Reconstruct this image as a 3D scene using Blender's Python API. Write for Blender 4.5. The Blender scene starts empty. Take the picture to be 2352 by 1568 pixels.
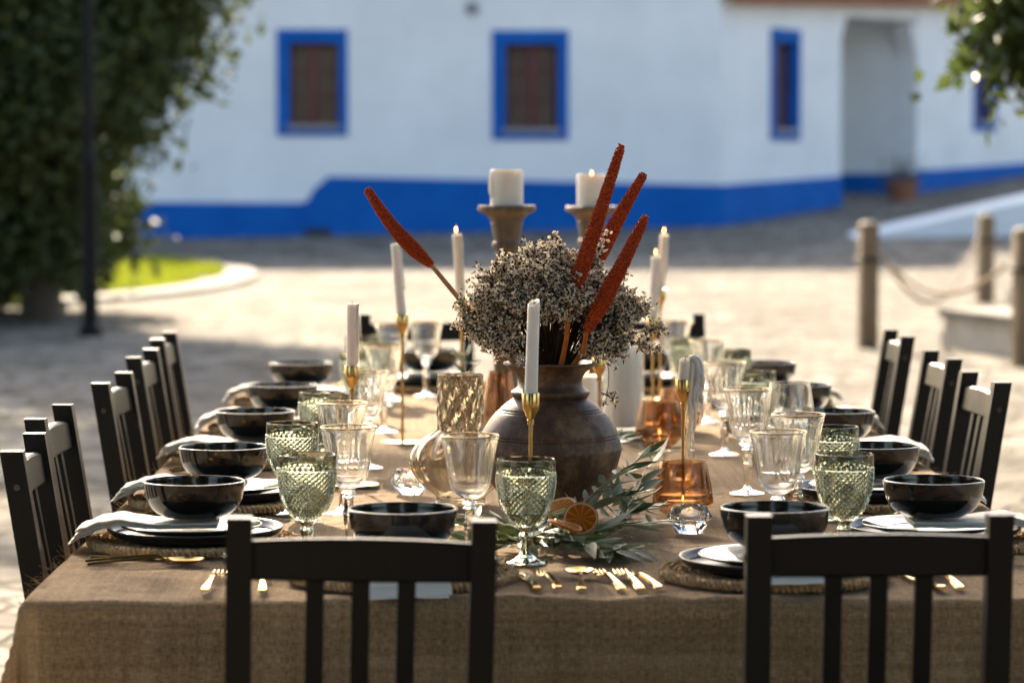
import bpy, bmesh, math, random
from mathutils import Vector, Matrix, noise
import numpy as np

SC = bpy.context.scene
COL = SC.collection
R = math.radians
PI = math.pi

# ------------------------------------------------------------------ camera, sky, sun, exposure
FPX, VX, VY = 6860.0, 1093.0, 375.0          # focal length and vanishing point measured on a 2352x1568 print
cam_d = bpy.data.cameras.new('camera')
cam = bpy.data.objects.new('camera', cam_d)
COL.objects.link(cam)
cam_d.sensor_width = 36.0
cam_d.lens = 36.0 * FPX / 2352.0
cam.location = (0, 0, 1.45)
cam.rotation_euler = (R(90) - math.atan((784 - VY) / FPX), 0, -math.atan((1176 - VX) / FPX))
cam_d.clip_start = 0.1
cam_d.clip_end = 2000
cam_d.dof.use_dof = True
cam_d.dof.focus_distance = 5.95
cam_d.dof.aperture_fstop = 3.6
cam_d.dof.aperture_blades = 0
SC.camera = cam

SUN_EL, SUN_AZ = 27.0, -14.0                 # azimuth from +Y, negative = to the left
sun_dir = Vector((math.sin(R(SUN_AZ)) * math.cos(R(SUN_EL)), math.cos(R(SUN_AZ)) * math.cos(R(SUN_EL)), math.sin(R(SUN_EL))))
world = bpy.data.worlds.new('World')
SC.world = world
world.use_nodes = True
wn = world.node_tree
wn.nodes.clear()
sky = wn.nodes.new('ShaderNodeTexSky')
sky.sky_type = 'NISHITA'
sky.sun_disc = False
sky.sun_elevation = R(SUN_EL)
sky.sun_rotation = R(SUN_AZ)
sky.air_density = 1.0
sky.dust_density = 3.0
sky.ozone_density = 0.45
bg = wn.nodes.new('ShaderNodeBackground')
bg.inputs['Strength'].default_value = 0.10
wo = wn.nodes.new('ShaderNodeOutputWorld')
wn.links.new(sky.outputs[0], bg.inputs[0])
wn.links.new(bg.outputs[0], wo.inputs[0])

sd = bpy.data.lights.new('sun', 'SUN')
sd.energy = 4.5
sd.angle = R(0.53)
sd.color = (1.0, 0.85, 0.64)
sun = bpy.data.objects.new('sun', sd)
COL.objects.link(sun)
sun.rotation_euler = (-sun_dir).to_track_quat('-Z', 'Y').to_euler()
sun.location = sun_dir * 60

SC.view_settings.view_transform = 'Standard'
SC.view_settings.look = 'None'
SC.view_settings.exposure = 2.2
SC.view_settings.gamma = 1.0
SC.view_settings.use_curve_mapping = False
SC.render.engine = 'CYCLES'
cy = SC.cycles
cy.max_bounces = 14
cy.transmission_bounces = 12
cy.transparent_max_bounces = 24
cy.glossy_bounces = 5
cy.diffuse_bounces = 4
cy.use_denoising = True
cy.sample_clamp_indirect = 6.0
cy.blur_glossy = 0.4

# ------------------------------------------------------------------ materials
MATS = {}

def new_mat(name):
    m = bpy.data.materials.new(name)
    m.use_nodes = True
    nt = m.node_tree
    nt.nodes.clear()
    out = nt.nodes.new('ShaderNodeOutputMaterial')
    MATS[name] = m
    return m, nt, out

def nd(nt, t, **kw):
    n = nt.nodes.new(t)
    for k, v in kw.items():
        if k in n.inputs:
            n.inputs[k].default_value = v
        else:
            setattr(n, k, v)
    return n

def ramp(nt, fac, stops):
    r = nt.nodes.new('ShaderNodeValToRGB')
    els = r.color_ramp.elements
    while len(els) > 1:
        els.remove(els[-1])
    els[0].position, els[0].color = stops[0][0], (*stops[0][1], 1)
    for p, c in stops[1:]:
        e = els.new(p)
        e.color = (*c, 1)
    nt.links.new(fac, r.inputs[0])
    return r

def mapping(nt, scale, coord='Object'):
    tc = nt.nodes.new('ShaderNodeTexCoord')
    mp = nt.nodes.new('ShaderNodeMapping')
    mp.inputs['Scale'].default_value = scale
    nt.links.new(tc.outputs[coord], mp.inputs[0])
    return mp.outputs[0]

def noisy(name, c1, c2, scale=20, rough=0.6, detail=6, bump=0.0, bscale=None, stretch=(1, 1, 1), spec=0.5,
          metallic=0.0, lo=0.3, hi=0.7, coat=0.0, sss=0.0, rvar=0.0, bdist=0.01):
    m, nt, out = new_mat(name)
    v = mapping(nt, stretch)
    n = nd(nt, 'ShaderNodeTexNoise', Scale=scale, Detail=detail, Roughness=0.65)
    nt.links.new(v, n.inputs['Vector'])
    r = ramp(nt, n.outputs['Fac'], [(lo, c1), (hi, c2)])
    b = nd(nt, 'ShaderNodeBsdfPrincipled', Roughness=rough, Metallic=metallic)
    b.inputs['Specular IOR Level'].default_value = spec
    b.inputs['Coat Weight'].default_value = coat
    b.inputs['Coat Roughness'].default_value = 0.08
    nt.links.new(r.outputs[0], b.inputs['Base Color'])
    if sss:
        b.inputs['Subsurface Weight'].default_value = sss
        b.inputs['Subsurface Radius'].default_value = (0.02, 0.015, 0.01)
        b.inputs['Subsurface Scale'].default_value = 0.6
    if rvar:
        mr = nd(nt, 'ShaderNodeMapRange')
        mr.inputs['To Min'].default_value = max(0.02, rough - rvar)
        mr.inputs['To Max'].default_value = rough + rvar
        nt.links.new(n.outputs['Fac'], mr.inputs['Value'])
        nt.links.new(mr.outputs[0], b.inputs['Roughness'])
    if bump:
        n2 = nd(nt, 'ShaderNodeTexNoise', Scale=bscale or scale * 2, Detail=4, Roughness=0.6)
        nt.links.new(v, n2.inputs['Vector'])
        bp = nd(nt, 'ShaderNodeBump', Strength=bump, Distance=bdist)
        nt.links.new(n2.outputs['Fac'], bp.inputs['Height'])
        nt.links.new(bp.outputs[0], b.inputs['Normal'])
    nt.links.new(b.outputs[0], out.inputs[0])
    return m

def glassy(name, col, clear=0.3, ior=1.46, tint=None):
    """solid glass; a share of straight transparency stands for the light that thin walls let through"""
    m, nt, out = new_mat(name)
    g = nd(nt, 'ShaderNodeBsdfGlass', Roughness=0.0, IOR=ior)
    g.inputs['Color'].default_value = (*col, 1)
    t = nd(nt, 'ShaderNodeBsdfTransparent')
    t.inputs['Color'].default_value = (*(tint or col), 1)
    mx = nd(nt, 'ShaderNodeMixShader')
    mx.inputs[0].default_value = clear
    nt.links.new(g.outputs[0], mx.inputs[1])
    nt.links.new(t.outputs[0], mx.inputs[2])
    nt.links.new(mx.outputs[0], out.inputs[0])
    return m

noisy('black_paint', (0.0022, 0.0021, 0.0020), (0.0052, 0.0049, 0.0046), 18, 0.34, bump=0.35, bscale=60, stretch=(6, 6, 0.6), rvar=0.1, spec=0.28, bdist=0.003)
noisy('bolt_steel', (0.05, 0.05, 0.05), (0.12, 0.11, 0.1), 80, 0.4, metallic=0.8)
noisy('black_glaze', (0.006, 0.006, 0.006), (0.012, 0.011, 0.010), 30, 0.13, spec=0.55, coat=0.2, rvar=0.05)
noisy('black_matte_glaze', (0.010, 0.010, 0.011), (0.020, 0.020, 0.021), 30, 0.30, spec=0.5, rvar=0.08)
noisy('green_glaze', (0.010, 0.030, 0.024), (0.018, 0.045, 0.036), 25, 0.10, spec=0.6, coat=0.5)
noisy('jute', (0.22, 0.125, 0.052), (0.70, 0.48, 0.25), 90, 0.8, bump=0.6, bscale=260, spec=0.2, bdist=0.004)
noisy('linen', (0.78, 0.72, 0.62), (0.85, 0.80, 0.71), 40, 0.85, bump=0.25, bscale=400, spec=0.15, sss=0.12, bdist=0.002)
noisy('gold', (0.40, 0.25, 0.07), (0.56, 0.37, 0.13), 40, 0.10, metallic=1.0, rvar=0.06)
noisy('brass', (0.62, 0.40, 0.14), (0.80, 0.55, 0.24), 40, 0.17, metallic=1.0, rvar=0.07)
noisy('wax', (0.82, 0.76, 0.67), (0.88, 0.83, 0.75), 25, 0.45, sss=0.5, spec=0.4, bump=0.08, bscale=30, bdist=0.004)
noisy('wick', (0.02, 0.015, 0.01), (0.05, 0.035, 0.02), 100, 0.9)
noisy('turned_wood', (0.08, 0.053, 0.031), (0.21, 0.147, 0.09), 14, 0.62, bump=0.3, bscale=40, stretch=(3, 3, 0.5), bdist=0.004)
noisy('dark_wood', (0.06, 0.035, 0.02), (0.13, 0.08, 0.045), 16, 0.5, stretch=(1, 6, 1))
noisy('table_wood', (0.10, 0.065, 0.035), (0.20, 0.13, 0.07), 12, 0.6, stretch=(6, 0.6, 6))
noisy('dry_stem', (0.022, 0.014, 0.008), (0.075, 0.045, 0.022), 50, 0.8, spec=0.2)
noisy('cane', (0.34, 0.15, 0.04), (0.58, 0.30, 0.11), 25, 0.6, stretch=(4, 4, 0.5), bump=0.3, bscale=60)
noisy('orange_cane', (0.42, 0.10, 0.015), (0.62, 0.20, 0.03), 25, 0.6, stretch=(4, 4, 0.5), bump=0.3, bscale=60)
noisy('olive_stem', (0.16, 0.14, 0.075), (0.28, 0.25, 0.15), 40, 0.7)
noisy('bark', (0.045, 0.033, 0.024), (0.11, 0.085, 0.06), 6, 0.9, bump=0.6, bscale=14, stretch=(2, 2, 0.4), bdist=0.03)
noisy('lamp_iron', (0.008, 0.008, 0.008), (0.014, 0.013, 0.013), 10, 0.6, spec=0.15)
noisy('whitewash', (0.70, 0.70, 0.69), (0.84, 0.835, 0.82), 0.7, 0.9, detail=8, bump=0.25, bscale=9, spec=0.15, bdist=0.02)
noisy('blue_limewash', (0.003, 0.085, 0.34), (0.008, 0.125, 0.45), 1.6, 0.85, detail=8, bump=0.2, bscale=9, spec=0.15, bdist=0.02)
noisy('sash_wood', (0.09, 0.016, 0.016), (0.16, 0.030, 0.028), 8, 0.6, stretch=(4, 4, 0.5))
noisy('sill_stone', (0.20, 0.20, 0.22), (0.32, 0.31, 0.31), 12, 0.8)
noisy('roof_tile', (0.22, 0.075, 0.035), (0.42, 0.17, 0.09), 3, 0.85, bump=0.2)
noisy('stone', (0.34, 0.30, 0.25), (0.52, 0.47, 0.39), 4, 0.9, bump=0.4, bscale=20, bdist=0.02)
noisy('kerb_stone', (0.12, 0.105, 0.084), (0.27, 0.24, 0.20), 2.5, 0.9, bump=0.4, bscale=20, bdist=0.02)
noisy('post_wood', (0.11, 0.07, 0.035), (0.27, 0.185, 0.10), 10, 0.75, stretch=(3, 3, 0.3), bump=0.3, bscale=20)
noisy('rope_hemp', (0.16, 0.10, 0.06), (0.33, 0.24, 0.15), 30, 0.85)
noisy('terracotta_pot', (0.20, 0.075, 0.04), (0.33, 0.14, 0.08), 9, 0.8)
noisy('dark_hole', (0.01, 0.01, 0.01), (0.02, 0.02, 0.02), 9, 0.8)
noisy('soil', (0.05, 0.035, 0.02), (0.11, 0.08, 0.05), 9, 0.95, bump=0.5)
glassy('clear_glass', (0.99, 0.99, 0.985), 0.10)
glassy('crystal', (0.985, 0.985, 0.985), 0.05, 1.53)
glassy('green_glass', (0.73, 0.745, 0.69), 0.05)
glassy('smoke_glass', (0.74, 0.705, 0.65), 0.06)
glassy('amber_glass', (0.755, 0.635, 0.52), 0.14)
glassy('green_glass_deep', (0.66, 0.69, 0.60), 0.03)
glassy('thin_glass', (0.985, 0.985, 0.98), 0.6)
glassy('window_glass', (0.9, 0.88, 0.86), 0.3)
noisy('inner_shutter', (0.17, 0.125, 0.10), (0.30, 0.22, 0.18), 5, 0.7, stretch=(4, 4, 0.6))

def m_flame():
    m, nt, out = new_mat('flame')
    e = nd(nt, 'ShaderNodeEmission', Strength=5.0)
    e.inputs['Color'].default_value = (1.0, 0.42, 0.10, 1)
    nt.links.new(e.outputs[0], out.inputs[0])
m_flame()

def m_burlap():
    m, nt, out = new_mat('burlap')
    v = mapping(nt, (1, 1, 1), 'UV')
    # threads run in both directions: two stretched noises multiplied
    facs = []
    for st in ((760, 130, 1), (130, 760, 1), (190, 5, 1), (5, 190, 1)):
        mp = nd(nt, 'ShaderNodeMapping')
        mp.inputs['Scale'].default_value = st
        nt.links.new(v, mp.inputs[0])
        n = nd(nt, 'ShaderNodeTexNoise', Scale=0.55, Detail=3, Roughness=0.6)
        nt.links.new(mp.outputs[0], n.inputs['Vector'])
        facs.append(n.outputs['Fac'])
    def plus(p, q, op='ADD', k=None):
        m_ = nd(nt, 'ShaderNodeMath', operation=op)
        nt.links.new(p, m_.inputs[0])
        if q is not None:
            nt.links.new(q, m_.inputs[1])
        else:
            m_.inputs[1].default_value = k
        return m_
    add = plus(facs[0], facs[1])
    streak = plus(plus(facs[2], facs[3]).outputs[0], None, 'MULTIPLY', 0.40)
    both = plus(plus(add.outputs[0], None, 'MULTIPLY', 0.70).outputs[0], streak.outputs[0])
    big = nd(nt, 'ShaderNodeTexNoise', Scale=7, Detail=5, Roughness=0.6)
    nt.links.new(v, big.inputs['Vector'])
    add2 = nd(nt, 'ShaderNodeMath', operation='MULTIPLY_ADD')
    add2.inputs[1].default_value = 0.35
    nt.links.new(big.outputs['Fac'], add2.inputs[0])
    nt.links.new(both.outputs[0], add2.inputs[2])
    r = ramp(nt, plus(add2.outputs[0], None, 'MULTIPLY', 0.5).outputs[0], [(0.49, (0.20, 0.122, 0.056)), (0.64, (0.41, 0.268, 0.138)), (0.79, (0.66, 0.47, 0.27))])
    d = nd(nt, 'ShaderNodeBsdfPrincipled', Roughness=0.9)
    d.inputs['Specular IOR Level'].default_value = 0.1
    d.inputs['Sheen Weight'].default_value = 0.15
    tr = nd(nt, 'ShaderNodeBsdfTranslucent')
    nt.links.new(r.outputs[0], d.inputs['Base Color'])
    nt.links.new(r.outputs[0], tr.inputs['Color'])
    cr = nd(nt, 'ShaderNodeTexNoise', Scale=19, Detail=4, Roughness=0.55, Distortion=0.6)
    nt.links.new(v, cr.inputs['Vector'])
    bp0 = nd(nt, 'ShaderNodeBump', Strength=0.9, Distance=0.012)
    nt.links.new(cr.outputs['Fac'], bp0.inputs['Height'])
    bp = nd(nt, 'ShaderNodeBump', Strength=0.8, Distance=0.002)
    nt.links.new(add.outputs[0], bp.inputs['Height'])
    nt.links.new(bp0.outputs[0], bp.inputs['Normal'])
    nt.links.new(bp.outputs[0], d.inputs['Normal'])
    m1 = nd(nt, 'ShaderNodeMixShader')
    m1.inputs[0].default_value = 0.34
    nt.links.new(d.outputs[0], m1.inputs[1])
    nt.links.new(tr.outputs[0], m1.inputs[2])
    # open weave: small gaps between threads
    hole = ramp(nt, plus(add.outputs[0], None, 'MULTIPLY', 0.5).outputs[0], [(0.36, (0.30, 0.30, 0.30)), (0.52, (0.04, 0.04, 0.04))])
    tp = nd(nt, 'ShaderNodeBsdfTransparent')
    m2 = nd(nt, 'ShaderNodeMixShader')
    nt.links.new(hole.outputs[0], m2.inputs[0])
    nt.links.new(m1.outputs[0], m2.inputs[1])
    nt.links.new(tp.outputs[0], m2.inputs[2])
    nt.links.new(m2.outputs[0], out.inputs[0])
m_burlap()

def m_leaf(name, top, under, var=0.35, rough=0.45, trans=0.25):
    m, nt, out = new_mat(name)
    v = mapping(nt, (1, 1, 1))
    oi = nd(nt, 'ShaderNodeObjectInfo')
    n = nd(nt, 'ShaderNodeTexNoise', Scale=3.0, Detail=5)
    nt.links.new(v, n.inputs['Vector'])
    geo = nd(nt, 'ShaderNodeNewGeometry')
    mx = nd(nt, 'ShaderNodeMix', data_type='RGBA')
    mx.inputs[6].default_value = (*top, 1)
    mx.inputs[7].default_value = (*under, 1)
    nt.links.new(geo.outputs['Backfacing'], mx.inputs[0])
    hs = nd(nt, 'ShaderNodeHueSaturation')
    mr = nd(nt, 'ShaderNodeMapRange')
    mr.inputs['To Min'].default_value = 1 - var
    mr.inputs['To Max'].default_value = 1 + var
    ad = nd(nt, 'ShaderNodeMath', operation='MULTIPLY_ADD')
    ad.inputs[1].default_value = 0.5
    nt.links.new(oi.outputs['Random'], ad.inputs[0])
    hf = nd(nt, 'ShaderNodeMath', operation='MULTIPLY')
    hf.inputs[1].default_value = 0.5
    nt.links.new(n.outputs['Fac'], hf.inputs[0])
    nt.links.new(hf.outputs[0], ad.inputs[2])
    nt.links.new(ad.outputs[0], mr.inputs['Value'])
    nt.links.new(mr.outputs[0], hs.inputs['Value'])
    nt.links.new(mx.outputs[2], hs.inputs['Color'])
    b = nd(nt, 'ShaderNodeBsdfPrincipled', Roughness=rough)
    nt.links.new(hs.outputs[0], b.inputs['Base Color'])
    t = nd(nt, 'ShaderNodeBsdfTranslucent')
    nt.links.new(hs.outputs[0], t.inputs['Color'])
    ms = nd(nt, 'ShaderNodeMixShader')
    ms.inputs[0].default_value = trans
    nt.links.new(b.outputs[0], ms.inputs[1])
    nt.links.new(t.outputs[0], ms.inputs[2])
    nt.links.new(ms.outputs[0], out.inputs[0])
m_leaf('tree_leaf', (0.043, 0.058, 0.011), (0.062, 0.080, 0.020), 0.6, 0.60, 0.35)
m_leaf('bright_leaf', (0.060, 0.090, 0.016), (0.09, 0.12, 0.03), 0.5, 0.48, 0.4)
m_leaf('olive_leaf', (0.090, 0.115, 0.036), (0.27, 0.30, 0.17), 0.35, 0.5, 0.2)
m_leaf('grass_blade', (0.17, 0.195, 0.010), (0.18, 0.21, 0.012), 0.8, 0.5, 0.5)
m_leaf('floret', (0.78, 0.69, 0.55), (0.64, 0.55, 0.42), 0.3, 0.8, 0.25)
noisy('seed_red', (0.17, 0.012, 0.003), (0.66, 0.095, 0.010), 230, 0.6, detail=2, spec=0.3, lo=.32, hi=.66)

def m_ground():
    m, nt, out = new_mat('cobbles')
    v = mapping(nt, (1, 1, 1))
    wob = nd(nt, 'ShaderNodeTexNoise', Scale=2.0, Detail=3)
    nt.links.new(v, wob.inputs['Vector'])
    vs = nd(nt, 'ShaderNodeVectorMath', operation='MULTIPLY_ADD')
    vs.inputs[1].default_value = (0.22, 0.22, 0)
    nt.links.new(wob.outputs['Color'], vs.inputs[0])
    nt.links.new(v, vs.inputs[2])
    vo = nd(nt, 'ShaderNodeTexVoronoi', Scale=3.6, feature='DISTANCE_TO_EDGE')
    vc = nd(nt, 'ShaderNodeTexVoronoi', Scale=3.6)
    nt.links.new(vs.outputs[0], vo.inputs['Vector'])
    nt.links.new(vs.outputs[0], vc.inputs['Vector'])
    big = nd(nt, 'ShaderNodeTexNoise', Scale=0.55, Detail=8, Roughness=0.6)
    nt.links.new(v, big.inputs['Vector'])
    stone_c = ramp(nt, vc.outputs['Color'], [(0.1, (0.130, 0.114, 0.095)), (0.9, (0.285, 0.255, 0.214))])
    dirt = ramp(nt, big.outputs['Fac'], [(0.34, (0.58, 0.55, 0.50)), (0.50, (0.95, 0.95, 0.95)), (0.68, (1.25, 1.23, 1.18))])
    mul = nd(nt, 'ShaderNodeMix', data_type='RGBA', blend_type='MULTIPLY')
    mul.inputs[0].default_value = 1.0
    nt.links.new(stone_c.outputs[0], mul.inputs[6])
    nt.links.new(dirt.outputs[0], mul.inputs[7])
    joint = ramp(nt, vo.outputs['Distance'], [(0.02, (0, 0, 0)), (0.09, (1, 1, 1))])
    mx = nd(nt, 'ShaderNodeMix', data_type='RGBA')
    mx.inputs[6].default_value = (0.095, 0.080, 0.058, 1)
    nt.links.new(joint.outputs[0], mx.inputs[0])
    nt.links.new(mul.outputs[2], mx.inputs[7])
    b = nd(nt, 'ShaderNodeBsdfPrincipled', Roughness=0.95)
    b.inputs['Specular IOR Level'].default_value = 0.08
    nt.links.new(mx.outputs[2], b.inputs['Base Color'])
    bp = nd(nt, 'ShaderNodeBump', Strength=0.8, Distance=0.02)
    nt.links.new(joint.outputs[0], bp.inputs['Height'])
    nt.links.new(bp.outputs[0], b.inputs['Normal'])
    nt.links.new(b.outputs[0], out.inputs[0])
m_ground()

def m_clay():
    m, nt, out = new_mat('old_clay')
    v = mapping(nt, (1, 1, 1))
    n1 = nd(nt, 'ShaderNodeTexNoise', Scale=11, Detail=9, Roughness=0.72)
    nt.links.new(v, n1.inputs['Vector'])
    c1 = ramp(nt, n1.outputs['Fac'], [(0.36, (0.028, 0.015, 0.009)), (0.50, (0.095, 0.048, 0.024)), (0.64, (0.26, 0.155, 0.085))])
    mp = nd(nt, 'ShaderNodeMapping')
    mp.inputs['Scale'].default_value = (90, 90, 7)
    nt.links.new(v, mp.inputs[0])
    n2 = nd(nt, 'ShaderNodeTexNoise', Scale=1.5, Detail=6, Roughness=0.7)
    nt.links.new(mp.outputs[0], n2.inputs['Vector'])
    scr = ramp(nt, n2.outputs['Fac'], [(0.57, (0, 0, 0)), (0.70, (1, 1, 1))])
    mx = nd(nt, 'ShaderNodeMix', data_type='RGBA')
    mx.inputs[7].default_value = (0.20, 0.125, 0.075, 1)
    nt.links.new(scr.outputs[0], mx.inputs[0])
    nt.links.new(c1.outputs[0], mx.inputs[6])
    b = nd(nt, 'ShaderNodeBsdfPrincipled', Roughness=0.55)
    b.inputs['Specular IOR Level'].default_value = 0.4
    nt.links.new(mx.outputs[2], b.inputs['Base Color'])
    bp = nd(nt, 'ShaderNodeBump', Strength=0.35, Distance=0.004)
    nt.links.new(n1.outputs['Fac'], bp.inputs['Height'])
    nt.links.new(bp.outputs[0], b.inputs['Normal'])
    nt.links.new(b.outputs[0], out.inputs[0])
m_clay()

def m_orange():
    m, nt, out = new_mat('dried_orange')
    v = mapping(nt, (1, 1, 1))
    sep = nd(nt, 'ShaderNodeSeparateXYZ')
    nt.links.new(v, sep.inputs[0])
    at = nd(nt, 'ShaderNodeMath', operation='ARCTAN2')
    nt.links.new(sep.outputs[0], at.inputs[0])
    nt.links.new(sep.outputs[1], at.inputs[1])
    s = nd(nt, 'ShaderNodeMath', operation='MULTIPLY')
    s.inputs[1].default_value = 5.0
    nt.links.new(at.outputs[0], s.inputs[0])
    sn = nd(nt, 'ShaderNodeMath', operation='SINE')
    nt.links.new(s.outputs[0], sn.inputs[0])
    ab = nd(nt, 'ShaderNodeMath', operation='ABSOLUTE')
    nt.links.new(sn.outputs[0], ab.inputs[0])
    r = ramp(nt, ab.outputs[0], [(0.0, (0.78, 0.48, 0.16)), (0.16, (0.54, 0.20, 0.012)), (1.0, (0.46, 0.14, 0.005))])
    b = nd(nt, 'ShaderNodeBsdfPrincipled', Roughness=0.7)
    b.inputs['Specular IOR Level'].default_value = 0.2
    nt.links.new(r.outputs[0], b.inputs['Base Color'])
    t = nd(nt, 'ShaderNodeBsdfTranslucent')
    nt.links.new(r.outputs[0], t.inputs['Color'])
    ms = nd(nt, 'ShaderNodeMixShader')
    ms.inputs[0].default_value = 0.35
    nt.links.new(b.outputs[0], ms.inputs[1])
    nt.links.new(t.outputs[0], ms.inputs[2])
    nt.links.new(ms.outputs[0], out.inputs[0])
m_orange()
noisy('orange_peel', (0.50, 0.13, 0.012), (0.65, 0.22, 0.03), 60, 0.5)
noisy('orange_pith', (0.62, 0.45, 0.24), (0.74, 0.58, 0.36), 60, 0.7)

# ------------------------------------------------------------------ mesh helpers
def mk(name, verts, faces, mat, smooth=35, uvs=None):
    me = bpy.data.meshes.new(name)
    me.from_pydata(verts, [], faces)
    me.materials.append(MATS[mat])
    if smooth:
        me.shade_smooth()
        if smooth < 180:
            me.set_sharp_from_angle(angle=R(smooth))
    if uvs is not None:
        ul = me.uv_layers.new(name='UVMap')
        li = np.empty(len(me.loops), dtype=np.int32)
        me.loops.foreach_get('vertex_index', li)
        ul.data.foreach_set('uv', np.asarray(uvs, dtype=np.float32)[li].ravel())
    me.update()
    return me

class MB:
    """collects simple solids into one mesh"""
    def __init__(s):
        s.v, s.f = [], []
    def add(s, v, f, M=None):
        o = len(s.v)
        s.v += [tuple(M @ Vector(p)) for p in v] if M is not None else [tuple(p) for p in v]
        s.f += [tuple(i + o for i in q) for q in f]
        return s
    def box(s, lo, hi, b=0.0, M=None):
        bm = bmesh.new()
        bmesh.ops.create_cube(bm, size=1)
        for v in bm.verts:
            v.co = Vector([lo[k] + (v.co[k] + .5) * (hi[k] - lo[k]) for k in range(3)])
        if b:
            bmesh.ops.bevel(bm, geom=bm.edges[:], offset=b, segments=2, affect='EDGES', profile=0.6)
        bm.verts.index_update()
        s.add([v.co[:] for v in bm.verts], [[v.index for v in f.verts] for f in bm.faces], M)
        bm.free()
        return s
    def tube(s, pts, rad, seg=8, cap=True):
        pts = [Vector(p) for p in pts]
        if not hasattr(rad, '__len__'):
            rad = [rad] * len(pts)
        V, F = [], []
        up = Vector((0, 0, 1))
        prev = None
        for i, p in enumerate(pts):
            t = (pts[min(i + 1, len(pts) - 1)] - pts[max(i - 1, 0)]).normalized()
            if prev is None:
                a = t.cross(up)
                if a.length < 1e-3:
                    a = t.cross(Vector((1, 0, 0)))
            else:
                a = prev - t * prev.dot(t)
            a.normalize()
            prev = a
            b = t.cross(a)
            for k in range(seg):
                q = 2 * PI * k / seg
                V.append(p + (a * math.cos(q) + b * math.sin(q)) * rad[i])
        n = len(pts)
        for i in range(n - 1):
            for k in range(seg):
                k2 = (k + 1) % seg
                F.append((i * seg + k, i * seg + k2, (i + 1) * seg + k2, (i + 1) * seg + k))
        if cap:
            F.append(tuple(range(seg - 1, -1, -1)))
            F.append(tuple((n - 1) * seg + k for k in range(seg)))
        return s.add(V, F)
    def lathe(s, prof, seg=32, fn=None, M=None):
        V, F = [], []
        n = len(prof)
        for i, (r, z) in enumerate(prof):
            for k in range(seg):
                q = 2 * PI * k / seg
                rr, zz = (fn(r, z, q, i) if fn else (r, z))
                V.append((rr * math.cos(q), rr * math.sin(q), zz))
        for i in range(n - 1):
            for k in range(seg):
                k2 = (k + 1) % seg
                F.append((i * seg + k, i * seg + k2, (i + 1) * seg + k2, (i + 1) * seg + k))
        return s.add(V, F, M)
    def sphere(s, c, r, seg=8, rings=6, M=None):
        prof = [(max(1e-5, r * math.sin(PI * i / rings)), -r * math.cos(PI * i / rings)) for i in range(rings + 1)]
        return s.lathe(prof, seg, M=(M or Matrix.Identity(4)) @ Matrix.Translation(c))
    def mesh(s, name, mat, smooth=35):
        return mk(name, s.v, s.f, mat, smooth)

def smooth_prof(pts, n=6):
    """Catmull-Rom through profile points"""
    out = []
    P = [pts[0]] + list(pts) + [pts[-1]]
    for i in range(1, len(P) - 2):
        p0, p1, p2, p3 = P[i - 1], P[i], P[i + 1], P[i + 2]
        for k in range(n):
            t = k / n
            out.append(tuple(0.5 * ((2 * p1[j]) + (-p0[j] + p2[j]) * t + (2 * p0[j] - 5 * p1[j] + 4 * p2[j] - p3[j]) * t * t
                                    + (-p0[j] + 3 * p1[j] - 3 * p2[j] + p3[j]) * t ** 3) for j in range(len(p1))))
    out.append(tuple(pts[-1]))
    return out

def lathe(name, prof, mat, seg=32, smooth=35, fn=None):
    return MB().lathe(prof, seg, fn).mesh(name, mat, smooth)

def thing(name, label, cat, loc=(0, 0, 0), rotz=0.0, group=None, mesh=None, rot=None):
    o = bpy.data.objects.new(name, mesh)
    COL.objects.link(o)
    o.location = loc
    o.rotation_euler = rot or (0, 0, rotz)
    o['label'] = label
    o['category'] = cat
    if group:
        o['group'] = group
    if mesh is None:
        o.empty_display_size = 0.05
    return o

def part(name, mesh, parent, loc=(0, 0, 0), rot=(0, 0, 0), label=None, stuff=False):
    o = bpy.data.objects.new(name, mesh)
    COL.objects.link(o)
    o.parent = parent
    o.location = loc
    o.rotation_euler = rot
    if label:
        o['label'] = label
    if stuff:
        o['kind'] = 'stuff'
    return o

def struct(name, mesh, kind='structure'):
    o = bpy.data.objects.new(name, mesh)
    COL.objects.link(o)
    o['kind'] = kind
    return o

def fbm(x, y, z=0.0, o=4):
    return noise.fractal(Vector((x, y, z)), 1.0, 2.0, o)

# ------------------------------------------------------------------ ground
def gz(x, y):
    h = 0.337 + 0.0226 * x + 0.046 * (y - 50)
    s = 0.12
    return max(0.0, 0.5 * (h + math.sqrt(h * h + s * s)) - 0.5 * s * math.exp(-abs(h))) if h > -1.5 else 0.0

def build_ground():
    xs = sorted(set([-400, -200, -100, -50, -30, -20] + [i * 1.0 for i in range(-14, 25)] + [30, 40, 60, 100, 200, 400]))
    ys = sorted(set([-200, -80, -30, -10] + [i * 1.0 for i in range(0, 75)] + [80, 100, 150, 250, 400, 700]))
    V = [(x, y, gz(min(max(x, -14), 24), min(y, 75))) for y in ys for x in xs]
    n = len(xs)
    F = [(j * n + i, j * n + i + 1, (j + 1) * n + i + 1, (j + 1) * n + i) for j in range(len(ys) - 1) for i in range(n - 1)]
    struct('ground', mk('ground', V, F, 'cobbles', 180))
build_ground()

# ------------------------------------------------------------------ farmhouse
def prism(poly, y0, y1):
    """poly: list of (u, z), front at y0, back at y1"""
    n = len(poly)
    V = [(u, y0, z) for u, z in poly] + [(u, y1, z) for u, z in poly]
    F = [tuple(range(n)), tuple(range(2 * n - 1, n - 1, -1))]
    F += [(i, i + n, (i + 1) % n + n, (i + 1) % n) for i in range(n)]
    return V, F

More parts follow.
